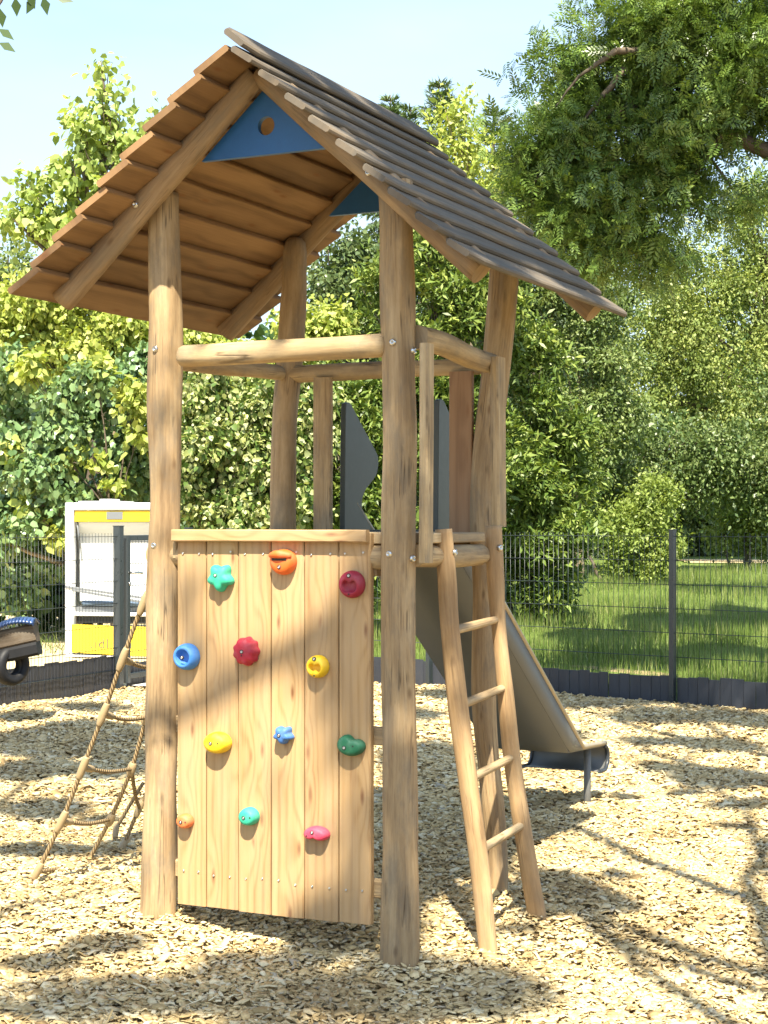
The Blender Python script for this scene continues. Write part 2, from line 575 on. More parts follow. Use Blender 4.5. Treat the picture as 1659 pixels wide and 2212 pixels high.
pl = p_at(383, -.02)
rail(T(p_at(388, -.055) + .02, -.055, 2.163), T(-.06, -.02, 2.17), .040, .040, .10)
rail(T(-1.0, .05, 2.165), T(-.985, .90, 2.185), .034, .032)
rail(T(-.95, .97, 2.185), T(-.03, .97, 2.185), .036, .034, .12)
MB().tube([T(.055, .03, 2.20), T(.06, .25, 2.195), T(.06, .48, 2.172), T(.055, .72, 2.165), T(.05, q_at(1060, .05), 2.165)], [.042, .043, .040, .037, .036], seg=22, per=6, lump=.1, lf=3).build('rail', M['rail'], tower)
# beams carrying the deck
MB().tube([T(.05, .02, 1.435), T(.06, .45, 1.43), T(.05, q_at(1036, .05), 1.43)], [.041, .041, .041], seg=20, per=8, lump=.1, lf=3).build('deck_beam', M['rail'], tower)
MB().tube([T(-1.02, .02, 1.43), T(-1.02, .95, 1.43)], [.045, .045], seg=20, per=10, lump=.1, lf=3).build('deck_beam', M['rail'], tower)
MB().tube([T(-.95, .02, 1.43), T(-.03, .02, 1.43)], [.044, .044], seg=20, per=10, lump=.1, lf=3).build('deck_beam', M['rail'], tower)
MB().tube([T(-.95, .97, 1.43), T(-.03, .97, 1.43)], [.044, .044], seg=20, per=10, lump=.1, lf=3).build('deck_beam', M['rail'], tower)
d = MB()
for i in range(8):
    p = -1.0 + i * .145
    q0, q1 = (.09, .90) if i in (0, 7) else (.0, .99)
    if i == 7: q1 = q_at(1034, .06)
    d.board(T(p, (q0 + q1) / 2, 1.497), (0, 1, 0), (1, 0, 0), q1 - q0, .14, .036, wav=.003, nseg=10)
d.build('deck', M['rail'], tower)

# ---- climbing wall of six upright planks with cap board
QF = -.03
P0, P1 = p_at(381, QF), p_at(800, QF)
wall = MB()
edges = [381, 444, 513.5, 584, 656, 730, 800]
for a, b in zip(edges[:-1], edges[1:]):
    pa, pb = p_at(a, QF), p_at(b, QF)
    wd = pb - pa - .0035
    zt, zb = 1.515 + random.uniform(-.003, .003), .142 + random.uniform(-.003, .003)
    wall.board(T((pa + pb) / 2, QF + .0175 + random.uniform(-.0025, .002), (zt + zb) / 2), (0, 0, 1), (1, 0, 0), zt - zb, wd, .032, nseg=10, wav=.0012, ch=.004)
wall = wall.build('climbing_wall', M['panel'], tower)
MB().board(T((P0 + p_at(797, QF)) / 2, QF - .016, 1.505), (1, 0, 0), (0, 0, 1), p_at(797, QF) - P0 + .006, .044, .03, nseg=8, wav=.0015, ch=.004).build('cap_board', M['panel'], wall)
for z, x0, x1 in ((.262, -.98, -.01), (1.395, -.93, -.09), (.80, -.98, -.03)):
    MB().board(T((x0 + x1) / 2, QF + .06, z), (1, 0, 0), (0, 0, 1), x1 - x0, .062, .045, nseg=6, wav=.003).build('batten', M['rail'], wall)
MB().board(T(P0 - .014, QF + .02, 1.452), (0, 0, 1), (1, 0, 0), .062, .016, .03).build('batten', M['rail'], wall)


def disc(o, nrm, r, h, seg=14, dome=.35):
    nrm = Vector(nrm).normalized(); a, b = frame_from(nrm)
    ring = lambda rr, hh: [Vector(o) + nrm * hh + (a * math.cos(2 * math.pi * s / seg) + b * math.sin(2 * math.pi * s / seg)) * rr for s in range(seg)]
    return [ring(r, 0), ring(r, h * .5), ring(r * .8, h), ring(r * .42, h * (1 + dome)), ring(r * .40, h * .7)]


screw_me = None
for row, cols in ((1.487 - .045, [(a + o) for a, b in zip(edges[:-1], edges[1:]) for o in (.22 * (b - a), .78 * (b - a))]),
                  (.262, [(a + o) for a, b in zip(edges[:-1], edges[1:]) for o in (.25 * (b - a), .75 * (b - a))])):
    for u in cols:
        o = T(p_at(u, QF), QF - .0005, row + random.uniform(-.006, .006))
        if screw_me is None:
            s = MB().rings(disc((0, 0, 0), (0, -1, 0), .0042, .0015, 10)).build('screw', M['steel'], wall)
            screw_me = s.data
        else:
            s = bpy.data.objects.new('screw', screw_me); COL.objects.link(s); s.parent = wall
        s.location = o

# ---- climbing holds
def hold_mat(name, col):
    k = NT(name)
    tc = k.n('ShaderNodeTexCoord')
    nz = k.noise(tc.outputs['Object'], 420, 3, .6)
    nb = k.noise(tc.outputs['Object'], 22, 3, .6)
    c = k.mix(k.math('MULTIPLY', k.ramp([(.45, (0, 0, 0)), (.75, (1, 1, 1))], nb), .22), col, tuple(min(1, x * .7 + .28) for x in col))
    k.set(Base_Color=c, Roughness=.62)
    k.bump(nz, .35, .0015)
    return k.m


HM = {
    'teal': hold_mat('hold_teal', (.03, .42, .25)), 'orange': hold_mat('hold_orange', (.72, .13, .015)), 'wine': hold_mat('hold_wine', (.30, .012, .035)),
    'blue': hold_mat('hold_blue', (.045, .20, .55)), 'red': hold_mat('hold_red', (.40, .014, .035)), 'yellow': hold_mat('hold_yellow', (.75, .48, .008)),
    'navy': hold_mat('hold_navy', (.05, .16, .42)), 'green': hold_mat('hold_green', (.012, .13, .06)), 'salmon': hold_mat('hold_salmon', (.68, .17, .045)),
    'pink': hold_mat('hold_pink', (.66, .05, .10)), 'dark': plain('hold_recess', (.02, .02, .02), .7), }
NS = 48


def shape_circle(t): return 1.0
def shape_star5(t): return .88 + .15 * math.cos(5 * (t - math.radians(54)))
def shape_flower(t): return .94 + .06 * math.cos(9 * t)
def shape_egg(t): return 1.0 + .10 * math.cos(t - 2.6)
def shape_ell(t): return 1 / math.sqrt((math.cos(t) / 1.12) ** 2 + (math.sin(t) / .84) ** 2)
def shape_heart(t):
    c = math.sin(t)
    return .80 + .22 * abs(math.cos(t)) ** 1.2 - .42 * max(0, c) ** 8 - .12 * max(0, -c) ** 8
def shape_bat(t):
    c = math.sin(t)
    return .62 + .42 * abs(math.cos(t)) ** 1.0 - .30 * max(0, c) ** 5 - .26 * max(0, -c) ** 14
def shape_kidney_up(t): return 1.12 * shape_ell(t) - .46 * max(0, math.cos(t - math.radians(62))) ** 4
def shape_kidney_dn(t): return 1.1 * shape_ell(t) - .48 * max(0, math.cos(t + math.radians(95))) ** 5
def shape_jug(t): return 1.0 - .14 * max(0, math.sin(t)) ** 2


def hold(u, v, rpx, shape, h, mat, label, bolt=(0, 0), recess=None, rs=(1.0, 1.0), jug=False, tiny=None):
    p, z = p_at(u + 3, QF), z_at(v, p_at(u, QF), QF)
    R = rpx / F * depth(p, QF)
    ts = [2 * math.pi * s / NS for s in range(NS)]
    def ring(sc, hh, sh=shape, dx=0, dz=0):
        return [Vector((math.cos(t) * sh(t) * R * sc * rs[0] + dx * R, -hh, math.sin(t) * sh(t) * R * sc * rs[1] + dz * R)) for t in ts]
    h *= 1.2
    m = MB()
    R0 = [ring(1.02, -.0), ring(1.03, h * .25), ring(.99, h * .55), ring(.90, h * .82), ring(.78, h * .97)]
    top = h
    if recess:
        sh, s, dz, dep = recess
        R0 += [ring(s * 1.08, h * 1.0, sh, 0, dz), ring(s, h * .94, sh, 0, dz), ring(s * .92, h * dep, sh, 0, dz), ring(s * .4, h * dep * .9, sh, 0, dz), ring(.02, h * dep * .9, sh, 0, dz)]
    else:
        R0 += [ring(.55, h * 1.03), ring(.25, h * 1.05), ring(.02, h * 1.05)]
    m.rings(R0[::1], 0)
    bx, bz = bolt
    bh = h * (1.04 if not recess else 1.0)
    seg = 14
    def bring(r, hh): return [Vector((bx * R + math.cos(2 * math.pi * s / seg) * r, -hh, bz * R + math.sin(2 * math.pi * s / seg) * r)) for s in range(seg)]
    m.rings([bring(.0075, bh - .004), bring(.0075, bh + .0012), bring(.0062, bh + .0012), bring(.0058, bh + .0006)], 2)
    m.rings([bring(.0046, bh - .002), bring(.0046, bh + .0022), bring(.003, bh + .003), bring(.0022, bh + .0012)], 1)
    if tiny:
        bx, bz = tiny
        m.rings([bring(.0028, bh - .004), bring(.0028, bh + .0012), bring(.0018, bh + .0008)], 2)
    if jug:
        lip = []
        for i in range(11):
            t = (i / 10 - .5) * 2
            lip.append((t * R * .78, -(h * .85 + .012 * (1 - t * t)), R * (.52 - .10 * t * t)))
        m.tube([Vector(x) for x in lip], [R * .20 + R * .10 * (1 - (i / 5 - 1) ** 2) for i in range(11)], seg=12, per=2, round_end=.006)
        m.board(Vector((0, -h * 1.04, R * .16)), (1, 0, 0), (0, 0, 1), R * 1.2, R * .22, .004, mi=2)
    o = m.build('climbing_hold', [mat, M['steel'], HM['dark']], wall, label)
    o.location = T(p, QF, z)
    return o


hold(478, 1247, 30, shape_star5, .034, HM['teal'], 'teal star shaped hold', (-.12, .15))
hold(613, 1212, 29, shape_jug, .036, HM['orange'], 'orange jug hold with a hooded lip', (0, -.42), jug=True)
hold(760, 1262, 29, shape_circle, .030, HM['wine'], 'dark red disc hold with a heart shaped hollow', (0, .66), (shape_heart, .62, -.12, .45), tiny=(0, -.72))
hold(405, 1418, 28, shape_circle, .040, HM['blue'], 'blue disc hold with a round hollow', (0, -.02), (shape_circle, .60, .0, .35))
hold(534, 1406, 29, shape_flower, .040, HM['red'], 'red scalloped flower shaped hold', (0, 0), tiny=(0, -.28), rs=(1, 1.08))
hold(687, 1439, 24, shape_circle, .034, HM['yellow'], 'yellow disc hold with a bat shaped hollow', (0, .72), (shape_bat, .60, -.08, .4), tiny=(0, -.78))
hold(472, 1603, 27, shape_ell, .040, HM['yellow'], 'yellow oval hold', (-.22, 0), tiny=(.45, .05))
hold(614, 1586, 22, shape_star5, .034, HM['navy'], 'small blue star shaped hold', (-.12, 0), rs=(1, .88))
hold(759, 1608, 25, shape_kidney_up, .032, HM['green'], 'dark green kidney shaped hold', (-.35, -.2), tiny=(.5, -.02))
hold(402, 1773, 18, shape_egg, .030, HM['salmon'], 'small salmon orange hold', (-.2, 0), tiny=(.45, .05), rs=(1, .85))
hold(541, 1763, 21, shape_egg, .036, HM['teal'], 'teal egg shaped hold', (-.25, 0), tiny=(.5, .08), rs=(1.02, .9))
hold(685, 1800, 22, shape_kidney_dn, .034, HM['pink'], 'pink kidney shaped hold', (-.1, .25), tiny=(-.72, -.1), rs=(1.05, .8))

# ---- roof
SL = math.radians(42)
CS, SN = math.cos(SL), math.sin(SL)
ZC = 3.16        # rafter axis at the ridge
def raf(q, s, r=.047):
    a = T(-.5 + s * .012, q, ZC - .010)
    b = T(-.5 + s * .855, q, ZC - .77)
    m = MB()
    mid = a.lerp(b, .5) + Vector((0, 0, .006))
    m.tube([a, a.lerp(b, .25), mid, a.lerp(b, .75), b], [r * .92, r, r * 1.02, r, r * 1.02], seg=22, per=5, lump=.09, lf=3)
    return m.build('rafter', M['rafter'], tower)
for q in (-.105, 1.075):
    for s in (-1, 1): raf(q, s)
QR0, QR1 = -.335, 1.31
for s in (-1, 1):
    m = MB()
    nb = 9
    dn = Vector((s * CS, 0, -SN)); up = Vector((s * SN, 0, CS))
    total = 1.20
    ex = (total) / nb
    for i in range(nb):
        along = -.01 + ex * (i + .5)
        tilt = math.radians(12 if s < 0 else 8)
        c = T(-.5, 0, ZC) + dn * along + up * (.012 + .026)
        ddn = (dn * math.cos(tilt) + up * math.sin(tilt) * 1.0)
        e0 = random.uniform(-.012, .012); e1 = random.uniform(-.03, .03)
        cc = Vector((c.x, (QR0 + e0 + QR1 + e1) / 2 - .485, c.z))
        m.board(cc, (0, 1, 0), ddn, QR1 + e1 - QR0 - e0, ex * (1.14 if s < 0 else 1.27), .025 if s < 0 else .021, nseg=26, wav=.003 if s < 0 else .006, ch=.004 if s < 0 else .006, endround=.0 if s < 0 else .03)
    if s > 0:     # ridge board standing over the other slope
        cc = T(-.5, .49, ZC) + dn * (-.012) + up * (.062)
        m.board(Vector((cc.x, .49 - .485, cc.z)), (0, 1, 0), dn * math.cos(.05) + up * math.sin(.05), QR1 - QR0 + .01, .17, .022, nseg=26, wav=.008, ch=.007, endround=.05)
    m.build('roof_slope', M['roof'] if s < 0 else M['roofgrey'], tower)


# ---- blue gable boards
def gable(q, zb, hole):
    zt = ZC - .055
    half = (zt - zb) / math.tan(SL) + .012
    if hole:
        hz, hr, n = 2.975, .034, 40
        outer = []
        tri = [(-half, zb), (half, zb), (0, zt + .01)]
        for i in range(n):      # ray from hole centre to the triangle edge
            t = 2 * math.pi * i / n
            dx, dz = math.cos(t), math.sin(t)
            best = 9
            for k in range(3):
                (x1, z1), (x2, z2) = tri[k], tri[(k + 1) % 3]
                ex_, ez = x2 - x1, z2 - z1
                den = dx * ez - dz * ex_
                if abs(den) < 1e-9: continue
                tt = ((x1) * ez - (z1 - hz) * ex_) / den
                ss = ((x1) * dz - (z1 - hz) * dx) / den
                if tt > 0 and -1e-6 <= ss <= 1 + 1e-6: best = min(best, tt)
            outer.append((dx * best, hz + dz * best))
        # snap to the three corners
        for c in tri:
            j = min(range(n), key=lambda i: (outer[i][0] - c[0]) ** 2 + (outer[i][1] - c[1]) ** 2)
            outer[j] = c
        inner = [(math.cos(2 * math.pi * i / n) * hr, hz + math.sin(2 * math.pi * i / n) * hr) for i in range(n)]
        lay = lambda pts, y: [T(-.5 + a, y, z) for a, z in pts]
        m = MB().rings([lay(inner, q - .011), lay(outer, q - .011), lay(outer, q + .011), lay(inner, q + .011), lay(inner, q - .011)], sm=False, close=False)
    else:
        m = MB().prism([(-half, zb), (half, zb), (0, zt)], lambda a, z, t: T(-.5 + a, q + t, z), -.011, .011)
    return m.build('gable_board', M['blue'], tower)
gable(-.045, 2.872, True)
gable(1.005, 2.85, False)

# ---- hand boards, opening boards
qh = q_at(921, .122)
hz0, hz1 = z_at(742, .122, qh), z_at(1216, .122, qh)
MB().board(T(.122, qh, (hz0 + hz1) / 2), (0, .012, 1), (0, 1, 0), hz0 - hz1, .060, .032, nseg=14, wav=.004, ch=.006, taper=1.0).build('hand_board', M['rail'], tower)
qh = q_at(1076, .105)
hz0, hz1 = z_at(772, .105, qh), z_at(1138, .105, qh)
MB().board(T(.105, qh, (hz0 + hz1) / 2), (0, -.015, 1), (0, 1, 0), hz0 - hz1, .085, .034, nseg=14, wav=.003, ch=.006).build('hand_board', M['rail'], tower)
for pc, w, mt in ((p_at(699, .93), .082, 'rail'), (p_at(998, .93), .100, 'redboard')):
    MB().board(T(pc, .925, 1.83), (0, 0, 1), (1, 0, 0), .66, w, .028, nseg=8, wav=.001, ch=.004).build('opening_board', M[mt], tower)

# ---- ladder
lad = empty('ladder', T(.15, .48, .8), 0, tower)
LO = T(.15, .48, .8)
def lstile(nodes, flat=1.0):
    pts = [px(u, v, Y) - LO for u, v, w, Y in nodes]
    rad = [w / 2 / F * Y for u, v, w, Y in nodes]
    return MB().tube(pts, rad, seg=22, per=7, lump=.10, lf=3, flat=.8).build('stile', M['stile'], lad)
YL0, YL1 = depth(.125, .22), depth(.24, .25)
YR0, YR1 = depth(.125, .66), depth(.24, .70)
lerpY = lambda a, b, v: a + (b - a) * (v - 1140) / 880
lstile([(958, 1143, 38, YL0), (966, 1260, 43, lerpY(YL0, YL1, 1260)), (972, 1360, 44, lerpY(YL0, YL1, 1360)), (989, 1520, 45, lerpY(YL0, YL1, 1520)), (1012, 1690, 45, lerpY(YL0, YL1, 1690)),
        (1034, 1850, 44, lerpY(YL0, YL1, 1850)), (1053, 2045, 43, YL1), (1060, 2110, 43, YL1)])
lstile([(1066, 1136, 36, YR0), (1070, 1240, 38, lerpY(YR0, YR1, 1240)), (1077, 1350, 34, lerpY(YR0, YR1, 1350)), (1092, 1500, 38, lerpY(YR0, YR1, 1500)), (1104, 1620, 38, lerpY(YR0, YR1, 1620)),
        (1124, 1760, 40, lerpY(YR0, YR1, 1760)), (1142, 1870, 40, lerpY(YR0, YR1, 1870)), (1160, 1975, 42, YR1), (1169, 2040, 42, YR1)])
for (ua, va), (ub, vb) in (((978, 1362), (1074, 1338)), ((992, 1524), (1088, 1486)), (( 1016, 1682), (1106, 1636)), ((1038, 1836), (1128, 1782))):
    a = px(ua, va, lerpY(YL0, YL1, va)) - LO; b = px(ub, vb, lerpY(YR0, YR1, vb)) - LO
    MB().tube([a, a.lerp(b, .5), b], [.0165, .016, .015], seg=14, per=5, lump=.07).build('rung', M['rail'], lad)

# ---- slide
PS0, PS1 = -.735, -.305
sl = empty('slide', T(-.52, 1.0, 1.5), 0, tower)
SO = T(-.52, 1.0, 1.5)
def zb(q):            # chute floor
    if q < 1.12: return 1.505 - max(0, q - 1.0) * .2
    if q > 2.64: return .405 - (q - 2.64) * .06
    return 1.481 - (q - 1.12) * .708
qs = [.97, 1.06, 1.14, 1.3, 1.6, 2.0, 2.3, 2.48, 2.58, 2.64, 2.70, 2.80, 3.0, 3.2]
prof = [(q, zb(q)) for q in qs]
# curled exit lip
for i in range(1, 9):
    t = i / 8 * math.pi * .98
    prof.append((3.2 + math.sin(t) * .065, prof[13][1] - .065 + math.cos(t) * .065))
prof.append((3.12, prof[-1][1] + .004))
m = MB()
th = .008
base = len(m.v)
for (q, z) in prof:
    for p in (PS0, PS1):
        m.v.append(T(p, q, z) - SO)
for i in range(len(prof) - 1):
    m.face([i * 2, i * 2 + 1, i * 2 + 3, i * 2 + 2], None, 0, True)
chute = m.build('chute', M['slide'], sl)
so = chute.modifiers.new('thickness', 'SOLIDIFY'); so.thickness = .006; so.offset = 0
def ztop(q): return max(1.481 - (q - 1.12) * .708 + .155, .405 - (q - 2.64) * .06 + .014)
wq = [1.12, 1.6, 2.0, 2.4, 2.6, 2.66, 2.74, 2.80, 2.835, 2.86, 2.9, 3.0, 3.22]
for p in (PS0, PS1):
    m = MB()
    for q in wq:
        zl = zb(q)
        m.v.append(T(p, q, min(zl, ztop(q) - .008)) - SO); m.v.append(T(p, q, ztop(q)) - SO)
    for i in range(len(wq) - 1):
        m.face([i * 2, i * 2 + 1, i * 2 + 3, i * 2 + 2], None, 0, True)
    w = m.build('side_wall', M['slide'], sl)
    so = w.modifiers.new('thickness', 'SOLIDIFY'); so.thickness = .008; so.offset = 0
    rim = [T(p, q, ztop(q)) - SO for q in wq]
    MB().tube(rim, [.013] * len(rim), seg=12, per=2).build('rim', M['lip'], sl)
    lip = [T(p, q, z) - SO for q, z in prof[13:]]
    MB().tube(lip, [.011] * len(lip), seg=10, per=2).build('rim', M['anthracite'], sl)
    # high side wing at the top platform
    out = [(0, 1.50), (.005, 1.8), (.012, 2.03), (.025, 2.058), (.05, 2.06), (.075, 2.045), (.11, 2.015), (.30, 1.865), (.323, 1.835), (.325, 1.80), (.30, 1.755), (.21, 1.70), (.175, 1.665),
           (.165, 1.635), (.175, 1.60), (.23, 1.55), (.33, 1.46), (.30, 1.40), (.1, 1.44)]
    out = [(p2.x, p2.y) for p2 in catmull([Vector(o_ + (0,)) for o_ in out], 3)]
    wing = MB().prism(out, lambda a, z, t, p=p: T(p + t, 1.0 + a, z) - SO, -.012, .012).build('side_wing', M['slidedark'], sl)
    bv = wing.modifiers.new('edge', 'BEVEL'); bv.width = .007; bv.segments = 3
MB().tube([T(-.36, 3.09, .385) - SO, T(-.36, 3.09, -.1) - SO], [.019, .019], seg=16, per=2).build('leg', M['slide'], sl)
MB().box(T(-.52, 1.0, 1.512) - SO, (.50, .10, .022)).build('entry_plate', M['slidedark'], sl)

# ---- bolts
bolt_me = None
def bolt(o, nrm):
    global bolt_me
    if bolt_me is None:
        b = MB().rings(disc((0, 0, 0), (0, 0, 1), .0125, .009, 16)).build('bolt', M['steel'], tower); bolt_me = b.data
    else:
        b = bpy.data.objects.new('bolt', bolt_me); COL.objects.link(b); b.parent = tower
    b.location = o
    b.rotation_euler = Vector(nrm).to_track_quat('Z', 'Y').to_euler()
front = Vector((-.1, -1, 0))
def on_post(u, v, uc, Y, r):         # seat on the round face
    c = px(uc, v, Y); s = px(u, v, Y)
    off = (s - c); off.z = 0
    view = w2l(Vector((0, 0, 0))) - c; view.z = 0; view.normalize()
    o = off.length
    n = off + view * math.sqrt(max(r * r - o * o, 1e-6))
    return c + n, n.normalized()
for u, v, uc, Y, w in ((849, 743, 861, 5.81, 72), (842, 1196, 863, 5.81, 75), (892, 760, 862, 5.81, 72), (890, 1206, 863, 5.81, 75), (337, 757, 357, 6.244, 71), (334, 1178, 353, 6.244, 70)):
    o, n = on_post(u, v, uc, Y, w / 2 / F * Y); bolt(o, n)
o, n = on_post(981, 1193, 962, YL0, 21 / F * YL0); bolt(o, n)
o, n = on_post(1079, 1183, 1068, YR0, 18 / F * YR0); bolt(o, n)
for u, q, p in ((810, -.105, None), (309, -.105, None)):
    p = p_at(u, q); bolt(T(p, q - .047, ZC - abs(p + .5) * .90 + .0), (0, -1, 0))
# ------------------------------------------------------------------ rope net (hangs on the tower, pegged in the chips)
k = NT('hemp_rope')
uv = uvvec(k); x, y, z = sepuv(k, uv)
tw = k.math('SINE', k.math('ADD', k.math('MULTIPLY', x, 330.0), k.math('MULTIPLY', y, 300.0)))
k.set(Base_Color=k.mix(k.math('MULTIPLY_ADD', tw, .5, .5), (.19, .125, .055), (.40, .285, .14)), Roughness=.85)
k.bump(tw, .8, .004)
M['rope'] = k.m
M['sleeve'] = plain('rope_sleeve', (.36, .265, .14), .55, nscale=60, namp=.12)
net = tag(empty('rope_net', TC + XL * (-1.2) + YL * (-.2), TH), 'tan rope climbing net slanting down to the chips beside the climbing wall', 'climbing net')
NO = Vector((-1.2, -.2, 0))
def nT(p, q, z): return T(p, q, z) - NO
def npt(u, v, Y): return px(u, v, Y) - NO
colA = [nT(-1.06, .2, 1.47)] + [npt(u, v, Y) for u, v, Y in ((310, 1303, 6.53), (265, 1424, 6.57), (223, 1543, 6.62), (179, 1658, 6.66), (133, 1774, 6.71), (82, 1881, 6.75), (57, 1928, 6.77), (52, 1950, 6.78))]
colB = [nT(-1.06, .72, 1.47)] + [npt(u, v, Y) for u, v, Y in ((372, 1330, 7.0), (347, 1440, 7.06), (316, 1550, 7.12), (284, 1661, 7.17), (238, 1770, 7.24), (187, 1866, 7.29))]
colC = [nT(-1.06, 1.1, 1.4)] + [npt(u, v, Y) for u, v, Y in ((400, 1420, 7.5), (375, 1560, 7.55), (345, 1655, 7.6), (301, 1745, 7.62), (268, 1822, 7.6), (248, 1852, 7.5), (225, 1863, 7.38), (190, 1868, 7.3), (135, 1875, 7.05), (82, 1884, 6.75))]
colD = [npt(u, v, Y) for u, v, Y in ((310, 1690, 7.9), (268, 1760, 7.85), (250, 1795, 7.8), (246, 1835, 7.75))]
for pts in (colA, colB, colC, colD):
    MB().tube(pts, [.0088] * len(pts), seg=12, per=6).build('rope', M['rope'], net)
def sleeve(a, d, L=.085, r=.0155):
    d = d.normalized()
    MB().tube([a - d * L / 2, a - d * L / 4, a + d * L / 4, a + d * L / 2], [r * .72, r, r, r * .72], seg=14, per=3).build('rope_clamp', M['sleeve'], net)
for i in range(1, 7):
    sleeve(colA[i], colA[i + 1] - colA[i], .10 if i < 6 else .08)
for j, i in ((1, 1), (2, 2), (3, 3), (4, 4), (5, 5)):
    a, b = colA[j], colB[i]
    mid = a.lerp(b, .5) + Vector((0, 0, -.015))
    MB().tube([a, mid, b], [.0085] * 3, seg=12, per=6).build('rope', M['rope'], net)
    sleeve(a + (mid - a).normalized() * .065, mid - a, .09, .0145)
    sleeve(b, colB[i] - colB[i - 1], .06, .019)
    if i <= 4:
        c = colC[min(i, 4)]
        MB().tube([b, b.lerp(c, .5) + Vector((0, 0, -.03)), c], [.0085] * 3, seg=12, per=6).build('rope', M['rope'], net)
sleeve(colA[7], colA[7] - colA[6], .11, .0165)
sleeve(colB[6], colB[6] - colB[5], .07, .0145)
sleeve(colC[5], colC[6] - colC[5], .10, .0155)
sleeve(colC[4], colC[5] - colC[4], .09, .0155)
sleeve(colD[2], colD[3] - colD[2], .07, .0145)

# ------------------------------------------------------------------ wire fence, gate
M['wire'] = plain('fence_wire_coat', (.022, .03, .03), .32, nscale=3, namp=.2, spec=.6)
M['fpost'] = plain('fence_post_coat', (.03, .038, .042), .30, nscale=12, namp=.15, spec=.6)
k = NT('edging_strip'); tc = k.n('ShaderNodeTexCoord')
nz = k.noise(k.mapping(tc.outputs['Object'], (3, 3, .6)), 4, 4, .6)
k.set(Base_Color=k.mix(nz, (.017, .02, .027), (.05, .055, .068)), Roughness=k.math('MULTIPLY_ADD', nz, .3, .25))
M['edging'] = k.m
G = .062


def mesh_panel(a, b, top=1.47, bot=.12, parent=None, origin=None, double=True):
    a, b = Vector(a), Vector(b)
    d = (b - a); L = d.length; d.normalize(); n = Vector((-d.y, d.x, 0))
    m = MB()
    x = .03
    while x < L - .02:
        c = a + d * x - origin
        m.tube([Vector((c.x, c.y, bot)), Vector((c.x, c.y, top))], [.0020, .0020], seg=6, per=1)
        x += .05
    z = top - .03
    while z > bot:
        for s in (-1, 1):
            p0, p1 = a + n * s * .0055 - origin, b + n * s * .0055 - origin
            m.tube([Vector((p0.x, p0.y, z)), Vector((p1.x, p1.y, z))], [.0028, .0028], seg=6, per=1)
        z -= .2
    return m.build('mesh_panel', M['wire'], parent)


def kick(a, b, h0=.27, parent=None, origin=None):
    a, b = Vector(a), Vector(b); d = (b - a); L = d.length; d.normalize(); n = Vector((-d.y, d.x, 0))
    m = MB(); x = 0
    while x < L - .01:
        w = min(random.uniform(.085, .11), L - x)
        c = a + d * (x + w / 2) + n * (.02 + random.uniform(-.004, .004)) - origin
        R = Matrix.Rotation(random.uniform(-.06, .06), 3, 'Z')
        h = h0 + random.uniform(-.012, .012)
        m.board(Vector((c.x, c.y, -.02 + h / 2 + .03)), (0, 0, 1), R @ d, h, w * .985, .012, ch=.003)
        x += w
    return m.build('kick_board', M['edging'], parent)


def fpost(p, parent, origin, h=1.475, w=.06, d=.042, ang=0.0):
    m = MB().box(Vector((p[0], p[1], h / 2)) - origin, (w, d, h), rz=ang, ch=.003)
    m.box(Vector((p[0], p[1], h + .004)) - origin, (w + .006, d + .006, .008), rz=ang, ch=.002)
    return m.build('post', M['fpost'], parent)


corner = Vector((-1.56, 16.9, 0)); rp = Vector((2.39, 13.8, 0))
dr = (rp - corner).normalized(); nr = Vector((dr.y, -dr.x, 0))       # towards the playground
fr = tag(empty('wire_fence', rp), 'dark double-wire fence with a single post and black kick boards in front of the lawn', 'fence')
angr = math.atan2(dr.y, dr.x)
step = (rp - corner).length / 2
for i in range(3):
    a = corner + dr * step * i; b = a + dr * step
    mesh_panel(a - nr * .03, b - nr * .03, parent=fr, origin=rp)
    kick(a + dr * .03, b - dr * .03, parent=fr, origin=rp)
for i in range(1, 4):
    p = corner + dr * step * i
    fpost(p, fr, rp, 1.49, .042, .06, angr)
lp = Vector((-2.39, 15.0, 0)); dl_ = (corner - lp).normalized()
l0 = Vector((-3.09, 13.4, 0)); dlf = (lp - l0).normalized()
fl = tag(empty('wire_fence', lp), 'dark double-wire fence running towards the gate post, behind the seesaw', 'fence')
for i in range(2):
    b = lp - dlf * 2.5 * i; a = b - dlf * 2.5
    mesh_panel(a, b, parent=fl, origin=lp, top=1.46)
    kick(a, b - dlf * .04, h0=.35, parent=fl, origin=lp)
    fpost(a, fl, lp, 1.48, .042, .06, math.atan2(dlf.y, dlf.x))
fpost(lp, fl, lp, 1.52, .07, .07, math.atan2(dlf.y, dlf.x))
gate = tag(empty('gate', lp + dl_ * .12), 'dark wire mesh gate with a silver lever handle beside the tower', 'gate')
go = lp + dl_ * .12
GW = 1.05
ga = math.atan2(dl_.y, dl_.x)
m = MB()
for s in (0, GW):
    p = dl_ * (s + .02); m.box(Vector((p.x, p.y, .77)), (.05, .05, 1.34), rz=ga)
for z in (1.415, .16):
    p = dl_ * (GW / 2 + .02); m.box(Vector((p.x, p.y, z)), (GW - .05, .048, .05), rz=ga)
m.build('gate_frame', M['fpost'], gate)
mesh_panel(go + dl_ * .04, go + dl_ * (GW - .01), 1.41, .17, gate, go)
kick(go + dl_ * .06, go + dl_ * (GW - .03), .26, gate, go)
hm = MB()
n2 = Vector((dl_.y, -dl_.x, 0))
hm.tube([dl_ * .03 + n2 * .03 + Vector((0, 0, 1.10)), dl_ * .03 + n2 * .07 + Vector((0, 0, 1.10)), dl_ * .10 + n2 * .075 + Vector((0, 0, 1.10)), dl_ * .17 + n2 * .072 + Vector((0, 0, 1.093))], [.010, .011, .011, .010], seg=12, per=4)
hm.build('handle', M['steel'], gate)
MB().rings(disc(dl_ * .03 + n2 * .027 + Vector((0, 0, 1.0)), n2, .018, .006, 14)).build('lock', M['steel'], gate)
